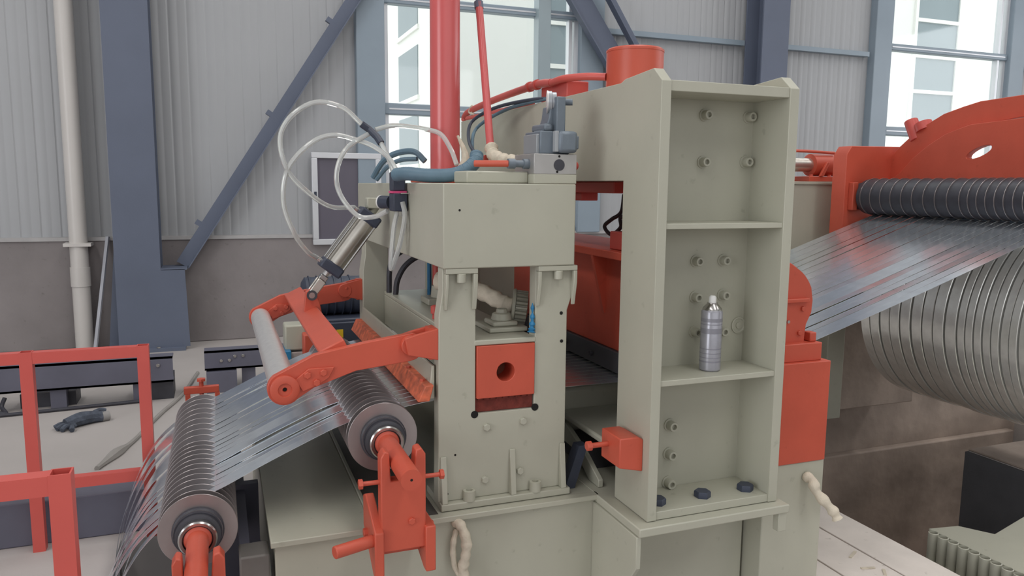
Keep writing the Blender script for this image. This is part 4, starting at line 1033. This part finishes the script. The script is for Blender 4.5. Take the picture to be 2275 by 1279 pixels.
# ------------------------------------------------------------------ tube rack in the trench
rk = thing('tube_rack', (3.3, 2.2, -1.5), 'cream steel rack plate standing in the trench beside the short tubes', 'rack')
MB().prism([(3.12, 2.56), (3.12, 1.2), (3.72, 1.2), (3.72, 2.51), (3.365, 2.41), (3.28, 2.535)], 'z', -.02, -.002).build('rack_plate', CREAM, rk, bevel=.003)
MB().box(3.11, 3.14, 1.2, 2.53, -1.5, -.02).build('rack_side', CREAM, rk)
MB().box(3.58, 3.61, 1.2, 2.45, -1.5, -.02).build('rack_side', CREAM, rk)
MB().box(3.015, 3.11, 1.2, 2.55, -.155, -.14).build('tube_ledge', CREAM, rk, bevel=.002)
names = ['farthest', 'second farthest', 'third farthest', 'fourth farthest', 'fifth farthest', 'sixth farthest', 'seventh farthest', 'eighth farthest', 'ninth farthest', 'tenth farthest']
tmesh = MB().lathe([(.0195, 0), (.0225, 0), (.0225, .155), (.0195, .157), (.0195, 0)], (0, 0, 0), (0, 0, 1), 24).mesh('short_tube', CREAM)
for k in range(10):
    o = bpy.data.objects.new('short_tube', tmesh); col.objects.link(o)
    o.location = (3.068, 2.49 - k * .052, -.1395)
    tag(o, '%s short cream tube in the upright row at the trench edge' % names[k], 'tube', 'short cream tubes standing in a row')

# ------------------------------------------------------------------ things behind the swing arm
mo = thing('gear_motor', (.72, 4.8, 0), 'dark navy gear motor with yellow and white labels behind the swing arm', 'motor')
MB().box(.58, .86, 4.75, 5.05, .60, .78).build('terminal_box', NAVY, mo, bevel=.012)
MB().box(.62, .82, 4.735, 4.755, .63, .76).build('box_lid', NAVY, mo, bevel=.008)
MB().box(.66, .70, 4.73, 4.737, .665, .715).build('yellow_sticker', YELLOW, mo)
MB().lathe([(.10, 0), (.12, .01), (.12, .36), (.09, .38)], (.86, 4.95, .90), (-1, 0, 0), 28).build('motor_barrel', NAVY, mo)
for k in range(6): MB().ring((.52 + k * .05, 4.95, .90), (.526 + k * .05, 4.95, .90), .128, .118, 28).build('cooling_fin', NAVY, mo)
MB().box(.63, .67, 4.823, 4.83, .87, .91).build('white_sticker', WHITEL, mo)
MB().box(.60, .84, 4.8, 5.1, 0, .60).build('motor_foot', DARK, mo, bevel=.006)
wb = thing('junction_box', (.43, 4.65, 0), 'pale cream box with an orange valve head beside the motor', 'box')
MB().box(.345, .46, 4.6, 4.75, .63, .78).build('pale_box', CREAM, wb, bevel=.01)
MB().box(.37, .45, 4.6, 4.75, .56, .62).build('lower_box', PVC, wb, bevel=.004)
MB().box(.44, .52, 4.5, 4.6, .60, .74).build('orange_head', ORANGE, wb, bevel=.01)
MB().box(.37, .48, 4.55, 4.72, 0, .56).build('stand_leg', DARK, wb)
MB().box(.31, .375, 4.55, 4.70, .545, .64).build('blue_crate', BLUE, bevel=.006, label='bright blue plastic case hanging by the pale junction box', cat='case')
# hoses seen through the left arch of the stand
MB().tube([(.80, 3.68, 1.07), (.81, 3.68, 1.14), (.85, 3.68, 1.21), (.92, 3.68, 1.255), (1.0, 3.68, 1.26), (1.02, 3.68, 1.33)], .014, n=10).build('grey_hose', DARK, label='lower dark grey hose arching behind the entry stand', cat='hose')
MB().tube([(.785, 3.76, 1.07), (.79, 3.76, 1.19), (.82, 3.76, 1.25), (.88, 3.76, 1.285), (.96, 3.76, 1.29), (1.0, 3.76, 1.33)], .014, n=10).build('grey_hose', DARK, label='upper dark grey hose arching behind the entry stand', cat='hose')
MB().tube([(.935, 3.55, 1.07), (.935, 3.55, 1.2), (.935, 3.55, 1.33)], .010, n=8).build('blue_tube', BLUE, label='blue tube standing on the pressing beam', cat='tube')
MB().tube([(.945, 3.46, 1.07), (.945, 3.46, 1.33)], .018, n=12).build('red_tube', RED, label='red tube standing beside the blue tube on the pressing beam', cat='tube')
jk = thing('screw_jack', (.93, 3.35, 1.07), 'rear cream screw jack housing seen through the left arch', 'screw jack')
MB().box(.86, 1.02, 3.28, 3.42, 1.071, 1.10).build('foot', CREAM, jk, bevel=.004)
MB().lathe([(.06, 0), (.055, .05), (.035, .055), (.03, .10)], (.95, 3.35, 1.10), (0, 0, 1), 20).build('housing', CREAM, jk)
rv = thing('red_valve', (.80, 2.95, 1.07), 'small red valve cap on the pressing beam', 'valve')
MB().lathe([(.012, 0), (.012, .02), (.018, .022), (.018, .05), (.01, .055)], (.80, 2.95, 1.071), (0, 0, 1), 12).build('cap', RED, rv)
